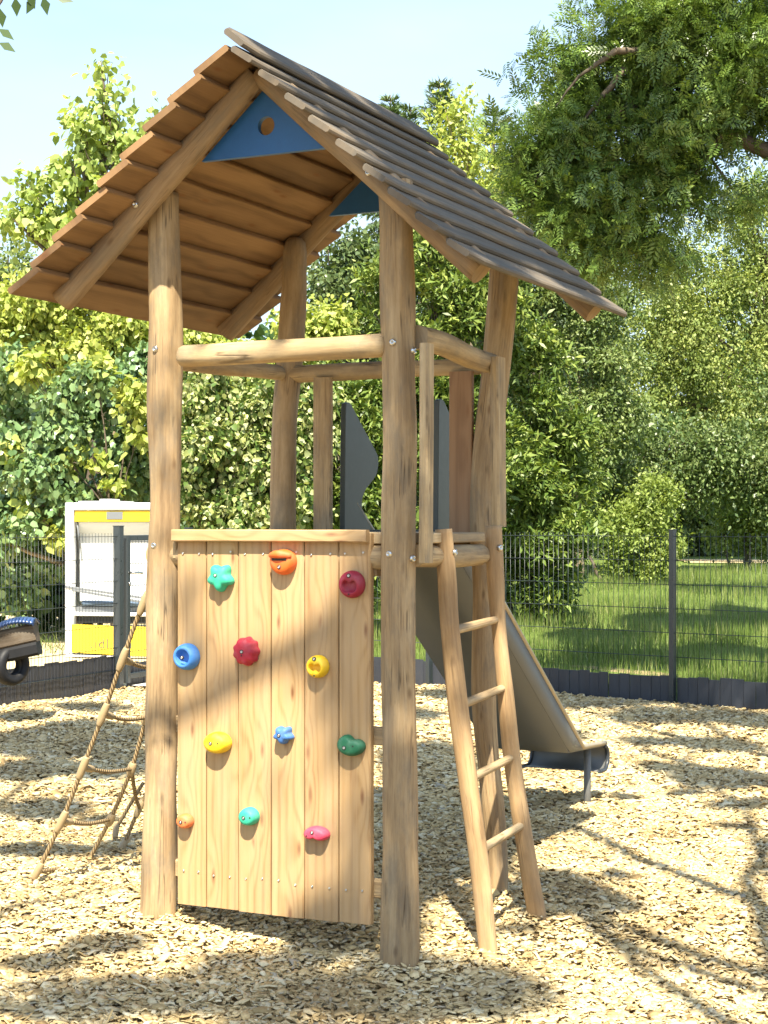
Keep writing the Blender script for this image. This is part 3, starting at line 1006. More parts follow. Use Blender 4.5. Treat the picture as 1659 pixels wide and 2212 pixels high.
fb = tag(empty('wire_fence', corner), 'dark wire fence piece closing the corner behind the climbing tower', 'fence')
mesh_panel(go + dl_ * (GW + .1), corner, parent=fb, origin=corner); kick(go + dl_ * (GW + .12), corner, parent=fb, origin=corner)
fpost(go + dl_ * (GW + .07), fb, corner, 1.5, .06, .06, ga)
fpost(corner, fb, corner, 1.49, .05, .06, ga)

# ------------------------------------------------------------------ seesaw end with rubber seat and tyre
ss = tag(empty('seesaw', at(-260, 1560, 12.2)), 'wooden seesaw end with ribbed blue rubber seat and black tyre buffer', 'seesaw')
so_ = Vector(ss.location)
M['beam'] = log_mat('seesaw_beam', (.13, .098, .066), (.095, .07, .045), (.06, .042, .028), weather=.6, crack=.6)
M['rubber'] = plain('black_rubber', (.012, .012, .013), .55, nscale=50, namp=.3, bump=.15, spec=.3)
M['blue_rubber'] = plain('blue_rubber', (.035, .075, .19), .32, nscale=30, namp=.12, spec=.6)
e1, e0 = at(82, 1378, 12.2), at(-480, 1500, 12.2)
bd = (e1 - e0).normalized(); bup = Vector((0, 1, 0)).cross(bd) * -1
if bup.z < 0: bup = -bup
MB().board((e0 + e1) / 2 - so_ + bup * .045, bd, bup, (e1 - e0).length, .135, .15, nseg=8, wav=.004, ch=.015).build('beam', M['beam'], ss)
m = MB()
# ribbed seat: curved sheet with ridges
ns, npf = 60, 11
rows = []
for i in range(ns + 1):
    t = i / ns
    s = -.345 + .36 * t
    base = e1 + bd * s - so_ + bup * (.125 + .050 * math.sin(math.pi * min(1, t * 1.02)) ** .8 - .02 * (1 - t))
    rid = .006 * math.sin(t * math.pi * 30)
    row = []
    for j in range(npf):
        f = (j / (npf - 1) - .5) * 2
        row.append(base + Vector((0, 1, 0)) * f * .12 + bup * ((-.028 * f * f) + rid * (.3 + .7 * abs(f))))
    rows.append(row)
b0 = len(m.v)
for r in rows: m.v.extend(r)
for i in range(ns):
    for j in range(npf - 1):
        m.face([b0 + i * npf + j, b0 + i * npf + j + 1, b0 + (i + 1) * npf + j + 1, b0 + (i + 1) * npf + j], None, 0, True)
seat = m.build('seat', M['blue_rubber'], ss)
sm = seat.modifiers.new('thickness', 'SOLIDIFY'); sm.thickness = .018; sm.offset = -1
# tyre buffer
m = MB(); ax = Vector((.79, -.62, 0)); tc_ = at(24, 1437, 12.2) - so_
prof_t = [(-.036, .070), (-.05, .085), (-.058, .105), (-.052, .130), (-.03, .146), (0, .150), (.03, .146), (.052, .130), (.058, .105), (.05, .085), (.036, .070), (.02, .078), (0, .082), (-.02, .078)]
a_, b_ = frame_from(ax); NA = 48
ringsT = []
for (h, r) in prof_t + [prof_t[0]]:
    ringsT.append([tc_ + ax * h + (a_ * math.cos(2 * math.pi * s / NA) + b_ * math.sin(2 * math.pi * s / NA)) * r for s in range(NA)])
m.rings(ringsT, 0, True, False).build('tyre', M['rubber'], ss)
MB().board(e1 + bd * (-.17) - so_ - bup * .072, bd, Vector((0, 1, 0)), .33, .17, .10, ch=.02).build('buffer_block', M['rubber'], ss)
MB().box(Vector((0, 0, .22)) + Vector((e0.x * .6 + e1.x * .4 - so_.x, 0, 0)), (.12, .12, .6)).build('pivot_post', M['beam'], ss)
MB().tube([e1 + bd * (-.36) - so_ + bup * .10 + Vector((0, -.12, .1)), e1 + bd * (-.36) - so_ + bup * .24 + Vector((0, -.12, .1)), e1 + bd * (-.36) - so_ + bup * .24 + Vector((0, .12, .1))], [.014] * 3, seg=10, per=4).build('handle', M['beam'], ss)

# ------------------------------------------------------------------ white cabin trailer behind the gate
M['white'] = plain('white_lacquer', (.78, .79, .79), .35, nscale=4, namp=.03)
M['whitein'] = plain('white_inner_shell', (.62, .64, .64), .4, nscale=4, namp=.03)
M['yellow'] = plain('yellow_sheet', (.72, .52, .02), .4, nscale=5, namp=.05)
M['grey'] = plain('grey_trim', (.15, .16, .17), .5)
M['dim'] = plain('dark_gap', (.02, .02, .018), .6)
M['bluegrey'] = plain('blue_grey_cushion', (.07, .11, .17), .6)
M['ink'] = plain('grey_lettering', (.05, .055, .07), .6)
TRY = 18.4
tro = at(140, 1419, TRY); tro.z = G
tr = tag(empty('cabin_trailer', tro, -math.radians(10)), 'white cabin trailer with open front, yellow top band and yellow lower panel behind the gate', 'trailer')
S = TRY / F
W = 1.16
def TX(u): return (u - 132) * S * 1.03
def TZ(v): return EYE - (v - CV) * S - G
def tb(name, u0, u1, v0, v1, y0, y1, mat, ch=.008, parent=tr):
    return MB().box(Vector(((TX(u0) + TX(u1)) / 2, (y0 + y1) / 2, (TZ(v0) + TZ(v1)) / 2)), (abs(TX(u1) - TX(u0)), abs(y1 - y0), abs(TZ(v0) - TZ(v1))), ch=ch).build(name, M[mat], parent)
UR = 338
fm = MB()
def fbx(u0, u1, v0, v1, y0, y1): fm.box(Vector(((TX(u0) + TX(u1)) / 2, (y0 + y1) / 2, (TZ(v0) + TZ(v1)) / 2)), (abs(TX(u1) - TX(u0)), abs(y1 - y0), abs(TZ(v0) - TZ(v1))), ch=.012)
fbx(132, 150, 1086, 1419, 0, .09); fbx(UR - 18, UR, 1086, 1419, 0, .09); fbx(151, UR - 19, 1086, 1102, .002, .09)
fbx(133, UR - 1, 1088, 1300, .7, .76); fbx(132.5, 135, 1090, 1330, .095, .69); fbx(UR - 4, UR - 1, 1090, 1330, .095, .69); fbx(137, UR - 5, 1088, 1092, .095, .69)
fr_ = fm.build('frame', M['white'], tr)
tb('roof_vent', 160, 252, 1082.5, 1086, .02, .5, 'white'); tb('roof_box', 205, 233, 1078, 1082, .05, .3, 'white')
# yellow band with wavy lower light
fas = tb('fascia', 152, UR - 20, 1103, 1127, .03, .06, 'yellow')
wv = [(TX(152 + i * 4), TZ(1117 + 4 * math.sin(i * .16)) ) for i in range(0, 47)]
MB().prism(wv + [(TX(152 + 46 * 4), TZ(1126)), (TX(152), TZ(1126))], lambda a, z, t: (a, .022 + t, z), -.006, .004).build('fascia_lip', M['yellow'], fas)
tb('plate', 223, 258, 1106, 1122, .008, .014, 'grey', .003, fas)
# curved inner shell
m = MB()
sec = [(.06, TZ(1128)), (.07, TZ(1136)), (.12, TZ(1146)), (.17, TZ(1152)), (.185, TZ(1160)), (.19, TZ(1230)), (.19, TZ(1300))]
b0 = 0
for (y, z) in sec:
    m.v.append(Vector((TX(152), y, z))); m.v.append(Vector((TX(UR - 20), y, z)))
for i in range(len(sec) - 1): m.face([i * 2, i * 2 + 1, i * 2 + 3, i * 2 + 2], None, 0, True)
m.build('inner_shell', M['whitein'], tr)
MB().tube([Vector((TX(156), .05, TZ(1128))), Vector((TX(158), .10, TZ(1185)))], [.010, .010], seg=8, per=1).build('gas_strut', M['grey'], tr)
for dz, u0, u1 in ((0, 134, UR - 4), (7, 150, UR - 22)):
    a, b = Vector((TX(u0), -.012, TZ(1267 + dz))), Vector((TX(u1), -.012, TZ(1294 + dz)))
    MB().board((a + b) / 2, b - a, (0, 0, 1), (b - a).length, .026, .015, ch=.004).build('trim_rail', M['grey'], tr)
tb('cushion', 165, UR - 24, 1298, 1309, .06, .18, 'bluegrey', .02)
tb('counter', 150, UR - 19, 1310, 1322, .10, .68, 'grey')
tb('ledge', 150, UR - 19, 1322.5, 1331, .05, .68, 'white')
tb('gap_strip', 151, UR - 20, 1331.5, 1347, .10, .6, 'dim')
yp = MB()
a0, a1 = (TX(150), TZ(1348)), (TX(UR - 19), TZ(1352))
c0, c1 = (TX(UR - 19), TZ(1414)), (TX(152), TZ(1408))
yp.prism([a0, a1, c0, c1], lambda a, z, t: (a, -.03 + t + (TZ(1348) - z) * -.12, z), -.012, .012)
ypo = yp.build('skirt_panel', M['yellow'], tr)
tb('skirt_edge', 152, UR - 19, 1413.5, 1418, -.07, .0, 'white')
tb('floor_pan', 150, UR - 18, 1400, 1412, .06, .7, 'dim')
cu = bpy.data.curves.new('lettering', 'FONT'); cu.body = '.idl lah'; cu.size = .155; cu.extrude = .001; cu.offset = -.0022; cu.space_character = 1.15
tmp = bpy.data.objects.new('tmp', cu); COL.objects.link(tmp)
bpy.context.view_layer.update()
lm = bpy.data.meshes.new_from_object(tmp); bpy.data.objects.remove(tmp)
lm.materials.clear(); lm.materials.append(M['ink'])
lo = bpy.data.objects.new('lettering', lm); COL.objects.link(lo); lo.parent = tr
lo.rotation_euler = (math.radians(90), 0, 0)
lo.location = (TX(193), -.075, TZ(1398))

# ------------------------------------------------------------------ ground
def sheet(name, xs, ys, zf, mat, kind='structure'):
    xs, ys = np.asarray(xs), np.asarray(ys)
    X, Y = np.meshgrid(xs, ys)
    Z = zf(X, Y)
    V = np.stack([X, Y, Z], -1).reshape(-1, 3)
    nx = len(xs)
    fs = []
    for j in range(len(ys) - 1):
        for i in range(nx - 1):
            fs.append((j * nx + i, j * nx + i + 1, (j + 1) * nx + i + 1, (j + 1) * nx + i))
    me = bpy.data.meshes.new(name); me.from_pydata(V.tolist(), [], fs); me.materials.append(mat)
    me.polygons.foreach_set('use_smooth', [True] * len(fs))
    o = bpy.data.objects.new(name, me); COL.objects.link(o); tag(o, kind=kind)
    return o


def soil_mat(name, a, b, c, sc=6, bump=.5):
    k = NT(name); tc = k.n('ShaderNodeTexCoord')
    n1 = k.noise(tc.outputs['Object'], sc, 6, .7); n2 = k.noise(tc.outputs['Object'], sc * 14, 4, .7)
    k.set(Base_Color=k.ramp([(.3, a), (.5, b), (.72, c)], k.math('ADD', k.math('MULTIPLY', n1, .5), k.math('MULTIPLY', n2, .5))), Roughness=.9)
    k.b.inputs['Specular IOR Level'].default_value = .15
    k.bump(n2, bump, .03)
    return k.m


far = lambda X, Y: np.full_like(X, .035)
sheet('ground', np.linspace(-150, 150, 31), np.linspace(-60, 260, 33), lambda X, Y: np.full_like(X, -.06), soil_mat('earth', (.10, .08, .05), (.16, .13, .08), (.22, .18, .11), 2))
M['chipbed'] = soil_mat('chip_litter', (.24, .17, .085), (.48, .36, .18), (.62, .49, .28), 9, .9)
sheet('chip_bed', np.arange(-9, 9.01, .12), np.arange(-4, 17.6, .12), lambda X, Y: gz(X, Y) - .012, M['chipbed'])
# lawn beyond the right-hand fence, sandy ground beyond the gate side
def poly_sheet(name, pts, mat):
    me = bpy.data.meshes.new(name); me.from_pydata([tuple(p) for p in pts], [], [tuple(range(len(pts)))]); me.materials.append(mat)
    o = bpy.data.objects.new(name, me); COL.objects.link(o); tag(o, kind='structure'); return o
fo = -nr * .08
c2 = corner + fo; far_r = rp + dr * 9 + fo
def lawn_z(x, y): return .07 + .03 * np.maximum(0, np.asarray(y) - 20)
ys_ = np.concatenate([np.linspace(0, 1, 9)[:-1] ** 1.2 * 20, np.linspace(20, 60, 5)])
lv, lfc = [], []
for t in np.linspace(0, 1, 9):
    p0 = Vector((c2.x, c2.y, 0)).lerp(Vector((far_r.x + (0), far_r.y, 0)), float(t))
    for dy in ys_:
        lv.append((p0.x * (1 + dy * .02 * (t > 0)), p0.y + dy, float(lawn_z(0, p0.y + dy))))
nj = len(ys_)
for a_i in range(8):
    for b_i in range(nj - 1):
        lfc.append((a_i * nj + b_i, (a_i + 1) * nj + b_i, (a_i + 1) * nj + b_i + 1, a_i * nj + b_i + 1))
lme = bpy.data.meshes.new('lawn'); lme.from_pydata(lv, [], lfc); lme.materials.append(soil_mat('turf', (.07, .10, .02), (.12, .17, .035), (.19, .23, .06), 1.2, .6))
lob = bpy.data.objects.new('lawn', lme); COL.objects.link(lob); tag(lob, kind='structure')
lf = Vector((-dlf.y, dlf.x, 0)) * .06
q0, q1 = lp + lf - dlf * 9, lp + lf
poly_sheet('yard', [(q0.x, q0.y, .066), (q1.x, q1.y, .066), (corner.x - .05, corner.y + .1, .066), (-2.5, 60, .066), (-40, 60, .066), (-40, 6, .066)], soil_mat('sandy_yard', (.42, .33, .18), (.56, .46, .27), (.68, .58, .38), 2.2, .4))
k = NT('pale_paving'); tcx = k.n('ShaderNodeTexCoord'); nn = k.noise(tcx.outputs['Object'], 8, 5, .6)
k.set(Base_Color=k.mix(nn, (.55, .53, .49), (.72, .70, .66)), Roughness=.8)
e = Vector((-dlf.y, dlf.x, 0))
poly_sheet('path', [tuple((q0 + e * .05)[:2]) + (.072,), tuple((q1 - dlf * .55 + e * .05)[:2]) + (.072,), tuple((q1 - dlf * .75 + e * .9)[:2]) + (.072,), tuple((q0 + e * 2.6)[:2]) + (.072,)], k.m)
poly_sheet('gate_sill', [tuple((go - n2 * -.06)[:2]) + (.082,), tuple((go + dl_ * 1.3 + n2 * .06)[:2]) + (.082,), tuple((go + dl_ * 1.3 + n2 * .32)[:2]) + (.082,), tuple((go + n2 * .32)[:2]) + (.082,)], k.m)
poly_sheet('track', [(7.0, 38.4, .64), (24, 36.5, .585), (24, 39, .67), (7.0, 40, .69)], soil_mat('sand_track', (.40, .30, .16), (.50, .40, .22), (.58, .48, .3), 2))

# ------------------------------------------------------------------ wood chips
def chips(n, y0, y1, half0, half1, ln, name):
    y = y0 + (y1 - y0) * RNG.random(n) ** 1.0
    hw = half0 + (half1 - half0) * (y - y0) / (y1 - y0)
    x = RNG.uniform(-1, 1, n) * hw
    # keep inside the fence lines
    keep = ((x - corner.x) * nr.x + (y - corner.y) * nr.y > .02) & ((x - lp.x) * dlf.y - (y - lp.y) * dlf.x > .02)
    gl = Vector((dl_.y, -dl_.x, 0))
    keep &= ((x - lp.x) * gl.x + (y - lp.y) * gl.y > .03)
    x, y = x[keep], y[keep]; n = len(x)
    L = np.clip(RNG.lognormal(math.log(ln), .38, n), ln * .4, ln * 2.4); Wd = L * RNG.uniform(.28, .7, n)
    spl = RNG.random(n) < .05; L = np.where(spl, L * 2.0, L); Wd = np.where(spl, Wd * .35, Wd)
    yaw = RNG.uniform(0, 2 * math.pi, n)
    tilt = np.abs(RNG.normal(0, .22, n)); rollv = RNG.normal(0, .27, n)
    ax = np.stack([np.cos(yaw) * np.cos(tilt), np.sin(yaw) * np.cos(tilt), np.sin(tilt)], -1)
    sd = np.stack([-np.sin(yaw) * np.cos(rollv), np.cos(yaw) * np.cos(rollv), np.sin(rollv)], -1)
    nz_ = np.cross(ax, sd)
    c = np.stack([x, y, gz(x, y) + .002 + RNG.uniform(-.006, .016, n)], -1)
    bend = RNG.normal(0, .10, n)[:, None] * L[:, None] * nz_
    sk = RNG.uniform(-.25, .25, n)[:, None]
    l2, w2 = (L / 2)[:, None] * ax, (Wd / 2)[:, None] * sd
    t = (np.minimum(.006, Wd * .25))[:, None] * nz_
    tp = RNG.uniform(.45, 1, n)[:, None]
    top = [c - l2 - w2 * tp + bend * 0, c - l2 * .95 + w2 * tp + sk * l2 * .3, c + w2 + bend, c - w2 + bend, c + l2 * (1 - np.abs(sk)) + w2 * .7, c + l2 - w2 * .6]
    V = np.stack(top + [p - t for p in top], 1)        # 12 verts
    F_ = [(0, 3, 2, 1), (3, 5, 4, 2), (0, 6, 9, 3), (3, 9, 11, 5), (5, 11, 10, 4), (4, 10, 8, 2), (2, 8, 7, 1), (1, 7, 6, 0)]
    idx = np.array([i for f in F_ for i in f]); K = 12
    loops = (idx[None] + (np.arange(n) * K)[:, None]).reshape(-1).astype(np.int32)
    me = bpy.data.meshes.new(name)
    me.vertices.add(n * K); me.vertices.foreach_set('co', V.reshape(-1).astype(np.float32))
    me.loops.add(len(loops)); me.loops.foreach_set('vertex_index', loops)
    me.polygons.add(n * 8); me.polygons.foreach_set('loop_start', np.arange(n * 8, dtype=np.int32) * 4)
    me.update(calc_edges=True)
    me.materials.append(M['chip'])
    o = bpy.data.objects.new(name, me); COL.objects.link(o)
    return o


k = NT('wood_chip'); geo = k.n('ShaderNodeNewGeometry'); tcx = k.n('ShaderNodeTexCoord')
cc = k.ramp([(0, (.26, .175, .08)), (.06, (.48, .35, .16)), (.4, (.67, .51, .25)), (.72, (.77, .62, .345)), (.93, (.84, .74, .49)), (1, (.40, .35, .26))], geo.outputs['Random Per Island'])
fn = k.noise(k.mapping(tcx.outputs['Object'], (1, 1, 1)), 90, 3, .6)
damp = k.noise(tcx.outputs['Object'], 1.6, 4, .65)
cc = k.mix(1.0, cc, k.ramp([(.34, (.66, .62, .58)), (.52, (1, 1, 1))], damp), 'MULTIPLY')
k.set(Base_Color=k.mix(1.0, cc, k.ramp([(.3, (.78, .76, .72)), (.7, (1, 1, 1))], fn), 'MULTIPLY'), Roughness=.75)
k.b.inputs['Specular IOR Level'].default_value = .25
M['chip'] = k.m
wc = chips(98000, 4.3, 8.6, 1.9, 3.1, .026, 'wood_chips')
tag(wc, 'pale fresh wood chips covering the play area', 'wood chips', kind='stuff')
wc2 = chips(95000, 8.5, 17.0, 3.0, 5.0, .034, 'wood_chips')
tag(wc2, 'pale wood chips farther back towards the fence', 'wood chips', kind='stuff')
# ------------------------------------------------------------------ vegetation
M['bark'] = log_mat('bark', (.17, .13, .09), (.11, .085, .06), (.06, .045, .03), weather=.4, crack=.8)
M['barkpale'] = log_mat('bark_pale', (.34, .27, .18), (.25, .19, .12), (.15, .11, .07), weather=.3, crack=.4)
L = {
    'pale': leaf_mat('leaf_pale_green', [(0.258, 0.342, 0.091), (0.397, 0.488, 0.129), (0.538, 0.600, 0.208)], .42, .45, .2),
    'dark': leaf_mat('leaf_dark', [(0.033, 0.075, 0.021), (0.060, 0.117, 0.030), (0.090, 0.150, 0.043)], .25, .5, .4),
    'gold': leaf_mat('leaf_golden', [(0.281, 0.348, 0.074), (0.469, 0.539, 0.110), (0.600, 0.600, 0.185), (0.375, 0.469, 0.110)], .40, .45, .25),
    'greygreen': leaf_mat('leaf_grey_green', [(0.122, 0.209, 0.074), (0.186, 0.297, 0.116), (0.253, 0.362, 0.158), (0.308, 0.417, 0.189), (0.186, 0.297, 0.116), (0.253, 0.362, 0.158), (0.3, 0.33, 0.08)], .22, .33, .4, spec=.6),
    'varieg': leaf_mat('leaf_variegated', [(0.081, 0.147, 0.033), (0.140, 0.216, 0.048), (0.216, 0.282, 0.074), (0.561, 0.579, 0.216), (0.600, 0.600, 0.330), (0.165, 0.231, 0.066)], .30, .42, .3),
    'laurel': leaf_mat('leaf_laurel', [(0.088, 0.145, 0.029), (0.154, 0.220, 0.046), (0.241, 0.313, 0.069), (0.374, 0.422, 0.103)], .22, .40, .5, spec=.3),
    'ivy': leaf_mat('leaf_ivy', [(0.084, 0.127, 0.048), (0.134, 0.185, 0.067), (0.201, 0.248, 0.096)], .25, .35, .35),
    'spruce': leaf_mat('spruce_needles', [(0.079, 0.135, 0.049), (0.135, 0.206, 0.071), (0.224, 0.292, 0.113)], .12, .5, .3),
    'ash': leaf_mat('leaf_ash', [(0.123, 0.201, 0.046), (0.195, 0.286, 0.065), (0.298, 0.392, 0.091)], .30, .32, .5, spec=.55),
    'ashshade': leaf_mat('leaf_ash_dense', [(.04, .075, .02), (.06, .10, .025)], .12, .4, .3),
    'bright': leaf_mat('leaf_bright', [(0.227, 0.295, 0.081), (0.359, 0.421, 0.123), (0.506, 0.527, 0.183)], .36, .45, .52),
    'mid': leaf_mat('leaf_mid', [(0.138, 0.199, 0.062), (0.233, 0.298, 0.097), (0.356, 0.398, 0.154)], .30, .4, .52),
    'beech': leaf_mat('leaf_beech', [(0.111, 0.172, 0.059), (0.199, 0.260, 0.090), (0.321, 0.371, 0.149)], .30, .38, .52),
    'lime': leaf_mat('leaf_lime', [(0.192, 0.264, 0.054), (0.288, 0.360, 0.081), (0.384, 0.444, 0.126)], .40, .45, .25),
}


def limb(a, b, r0, r1, sag=0.0, kink=.12, mb=None):
    a, b = Vector(a), Vector(b)
    n = 6
    ln = (b - a).length
    pts = []
    for i in range(n + 1):
        t = i / n
        p = a.lerp(b, t) + Vector((0, 0, sag * math.sin(math.pi * t)))
        if 0 < i < n: p += Vector((random.gauss(0, 1), random.gauss(0, 1), random.gauss(0, .6))) * kink * ln / n * .6
        pts.append(p)
    mb.tube(pts, [r0 + (r1 - r0) * i / n for i in range(n + 1)], seg=9, per=3, lump=.15, lf=2)


def tree(name, label, cat, base, blobs, n, tpl, size, mat, group=None, twig=.28, per=14, shell=.5, droop=.3, trunk=.12, bark='bark', fork=None, stems=1, inner=0, extra=None, svar=.26, lump=0):
    base = Vector(base)
    r = tag(empty(name, base), label, cat, group)
    pos, axis, nrm = crown_points(lumpy(blobs, lump) if lump else blobs, n, twig, per, shell, droop)
    pos = pos - np.array(base)
    ok = pos[:, 2] > .04
    pos, axis, nrm = pos[ok], axis[ok], nrm[ok]
    sz = size * np.clip(RNG.normal(1, svar, len(pos)), .45, 1.7)
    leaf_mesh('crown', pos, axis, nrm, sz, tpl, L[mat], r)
    if trunk:
        mb = MB()
        zs = [b[0].z for b in blobs]
        lowest = min(b[0].z - b[1][2] for b in blobs)
        order = sorted(blobs, key=lambda b: -b[2])
        fk = Vector(fork) - base if fork else Vector((0, 0, max(.5, (lowest - base.z) * .8 + .6)))
        for s in range(stems):
            o = Vector((random.gauss(0, .25), random.gauss(0, .2), 0)) if s else Vector((0, 0, 0))
            limb(o + Vector((0, 0, -.1)), fk + o * 1.6, trunk * (1 if s == 0 else .7), trunk * .75 * (1 if s == 0 else .7), mb=mb)
        for b in order[:14]:
            c = b[0] - base
            limb(fk, c, trunk * .5, trunk * .12, mb=mb)
            for kx in range(3):
                dv = Vector(norm(RNG.normal(size=3)))
                limb(c.lerp(fk, .25), c + Vector((dv.x * b[1][0], dv.y * b[1][1], abs(dv.z) * b[1][2])) * .8, trunk * .16, trunk * .05, mb=mb)
        mb.build('trunk', M[bark], r)
    return r


B = pblob
# --- tall pale tree behind the gate side
Y = 25
tree('broadleaf_tree', 'tall pale yellow-green tree with loose spires standing up into the sky behind the tower roof', 'tree', (at(215, 1345, Y).x, Y, .05),
     [B(222, 165, Y, 24, 42), B(236, 235, Y, 38, 55), B(172, 270, Y, 32, 58), B(215, 330, Y, 66, 60), B(160, 385, Y, 45, 55), B(265, 420, Y, 80, 80), B(85, 415, Y, 55, 55), B(35, 470, Y, 42, 50),
      B(150, 470, Y, 85, 60), B(345, 255, Y, 32, 30), B(310, 330, Y, 40, 50), B(110, 500, Y, 70, 40), B(300, 500, Y, 80, 80), B(200, 560, Y, 90, 60), B(250, 290, Y, 30, 50)],
     5000, 'broad', .11, 'pale', twig=.22, per=9, shell=.15, droop=.55, trunk=.13)
tree('broadleaf_tree', 'distant mid-green tree showing left of the roof edge below the pale tree', 'tree', (at(-20, 1300, 36).x, 36, .05),
     [B(20, 610, 36, 75, 90), B(-60, 650, 36, 90, 100), B(60, 680, 36, 60, 80)], 9000, 'oval', .11, 'mid', trunk=.18)
# --- golden shrub
Y = 22.5
tree('golden_shrub', 'golden-yellow leaved shrub glowing under the low roof edge', 'shrub', (at(190, 1330, Y).x, Y, .05),
     [B(40, 690, Y, 100, 85), B(150, 680, Y, 110, 70), B(270, 735, Y, 75, 80), B(310, 830, Y, 45, 75), B(90, 760, Y, 100, 60), B(200, 770, Y, 80, 60), B(400, 745, Y, 70, 60)],
     18400, 'broad', .074, 'gold', per=10, trunk=.06, stems=3, droop=.6, twig=.22, lump=7)
tree('golden_shrub', 'smaller golden shrub between the left and the rear log post', 'shrub', (at(500, 1330, 22).x, 22, .05),
     [B(440, 880, 22, 50, 60), B(540, 905, 22, 70, 45), B(500, 800, 22, 70, 60), B(660, 720, 22, 70, 60), B(720, 700, 22, 40, 45)],
     7200, 'broad', .076, 'gold', per=10, trunk=.05, stems=2, droop=.6, twig=.2)
# --- large grey-green bush
Y = 20.6
rb_ = random.Random(5)
bl = []
for _ in range(46):
    u, v = rb_.uniform(-40, 330), rb_.uniform(770, 1180)
    if v > 1120 and u > 120: continue
    bl.append(B(u, v, Y + rb_.uniform(-.7, .9), rb_.uniform(30, 58), rb_.uniform(22, 46), w=rb_.uniform(.6, 1.2)))
bl += [B(40, 1270, Y, 45, 50, w=.8), B(105, 1225, Y, 45, 36, w=.5), B(215, 1240, Y, 25, 22, w=.2)]
tree('lilac_bush', 'big grey-green bush with large heart-shaped leaves behind the white trailer', 'bush', (at(163, 1376, Y).x, Y, .05),
     bl, 25000, 'broad', .082, 'greygreen', per=9, twig=.17, shell=.2, droop=.75, trunk=.085, bark='barkpale')
tree('golden_shrub', 'scattered golden shoots growing through the big grey-green bush', 'shrub', (at(240, 1376, 20).x, 20.2, .05),
     [B(150, 1000, 20, 26, 18), B(205, 985, 20, 20, 16), B(55, 1090, 20, 26, 20), B(120, 1160, 20, 24, 18), B(290, 860, 20, 30, 40), B(300, 930, 20, 22, 30), B(60, 790, 20, 40, 30), B(210, 800, 20, 30, 24), B(250, 1050, 20, 18, 14), B(20, 960, 20, 20, 16)],
     1500, 'broad', .09, 'gold', per=9, trunk=.03, stems=2, droop=.6, twig=.14, shell=.1)
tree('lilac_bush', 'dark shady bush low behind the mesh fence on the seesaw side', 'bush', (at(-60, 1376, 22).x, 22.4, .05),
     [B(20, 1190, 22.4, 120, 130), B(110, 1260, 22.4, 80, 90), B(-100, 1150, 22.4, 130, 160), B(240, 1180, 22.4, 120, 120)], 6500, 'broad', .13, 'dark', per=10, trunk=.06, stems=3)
# --- variegated bush
Y = 19.6
tree('variegated_bush', 'bush with cream-edged variegated leaves seen between the left and the rear log post', 'bush', (at(480, 1380, Y).x, Y, .05),
     [B(450, 850, Y, 80, 80), B(560, 890, Y, 70, 75), B(470, 960, Y, 90, 80), B(570, 1010, Y, 80, 80), B(440, 1070, Y, 80, 80), B(530, 1120, Y, 90, 70), B(640, 1050, Y, 70, 110), B(660, 900, Y, 60, 90)],
     26180, 'broad', .064, 'varieg', per=12, twig=.2, trunk=.05, stems=3, droop=.55, lump=7)
# --- cherry laurels
Y = 21
LG = 'cherry laurels behind the fence'
tree('cherry_laurel', 'glossy cherry laurel filling the gap around the slide wings under the rear rail', 'bush', (at(770, 1380, Y).x, Y, .05),
     [B(730, 880, Y, 70, 90), B(790, 930, Y, 90, 100), B(720, 1010, Y, 80, 90), B(800, 1070, Y, 100, 90), B(740, 1140, Y, 90, 90), B(860, 1180, Y, 80, 110), B(770, 1250, Y, 90, 90)],
     22275, 'lance', .113, 'laurel', LG, per=9, twig=.16, droop=-.15, trunk=.06, stems=3, lump=6)
tree('cherry_laurel', 'tall bright cherry laurel between the two right-hand log posts below the roof', 'bush', (at(980, 1370, 22).x, 22, .05),
     [B(930, 600, 22, 70, 90), B(1010, 640, 22, 80, 90), B(960, 740, 22, 100, 100), B(1080, 700, 22, 70, 110), B(930, 860, 22, 90, 110), B(1020, 900, 22, 90, 110), B(940, 1020, 22, 90, 110), B(1040, 1060, 22, 80, 120), B(820, 640, 22, 50, 90)],
     28215, 'lance', .113, 'laurel', LG, per=9, twig=.16, droop=-.15, trunk=.07, stems=3, lump=6)
tree('cherry_laurel', 'dark-based cherry laurel right of the tower, reaching down behind the mesh fence', 'bush', (at(1150, 1335, 23).x, 23, .05),
     [B(1140, 820, 23, 70, 100), B(1170, 930, 23, 90, 110), B(1130, 1040, 23, 80, 110), B(1210, 1060, 23, 90, 110), B(1150, 1160, 23, 100, 90), B(1220, 1190, 23, 90, 90), B(1130, 1260, 23, 90, 80), B(1190, 1280, 23, 60, 60)],
     23287, 'lance', .118, 'laurel', LG, per=9, twig=.17, droop=.1, trunk=.07, stems=3, lump=7)
# --- ivy-clad tree, spruces, creeper
tree('ivy_tree', 'ivy-clad tree between the rear log post and the front log post', 'tree', (at(740, 1330, 27).x, 27, .05),
     [B(720, 590, 27, 80, 110), B(780, 660, 27, 70, 100), B(700, 760, 27, 80, 80), B(790, 790, 27, 70, 80)], 17160, 'broad', .072, 'ivy', per=12, trunk=.16, lump=7)


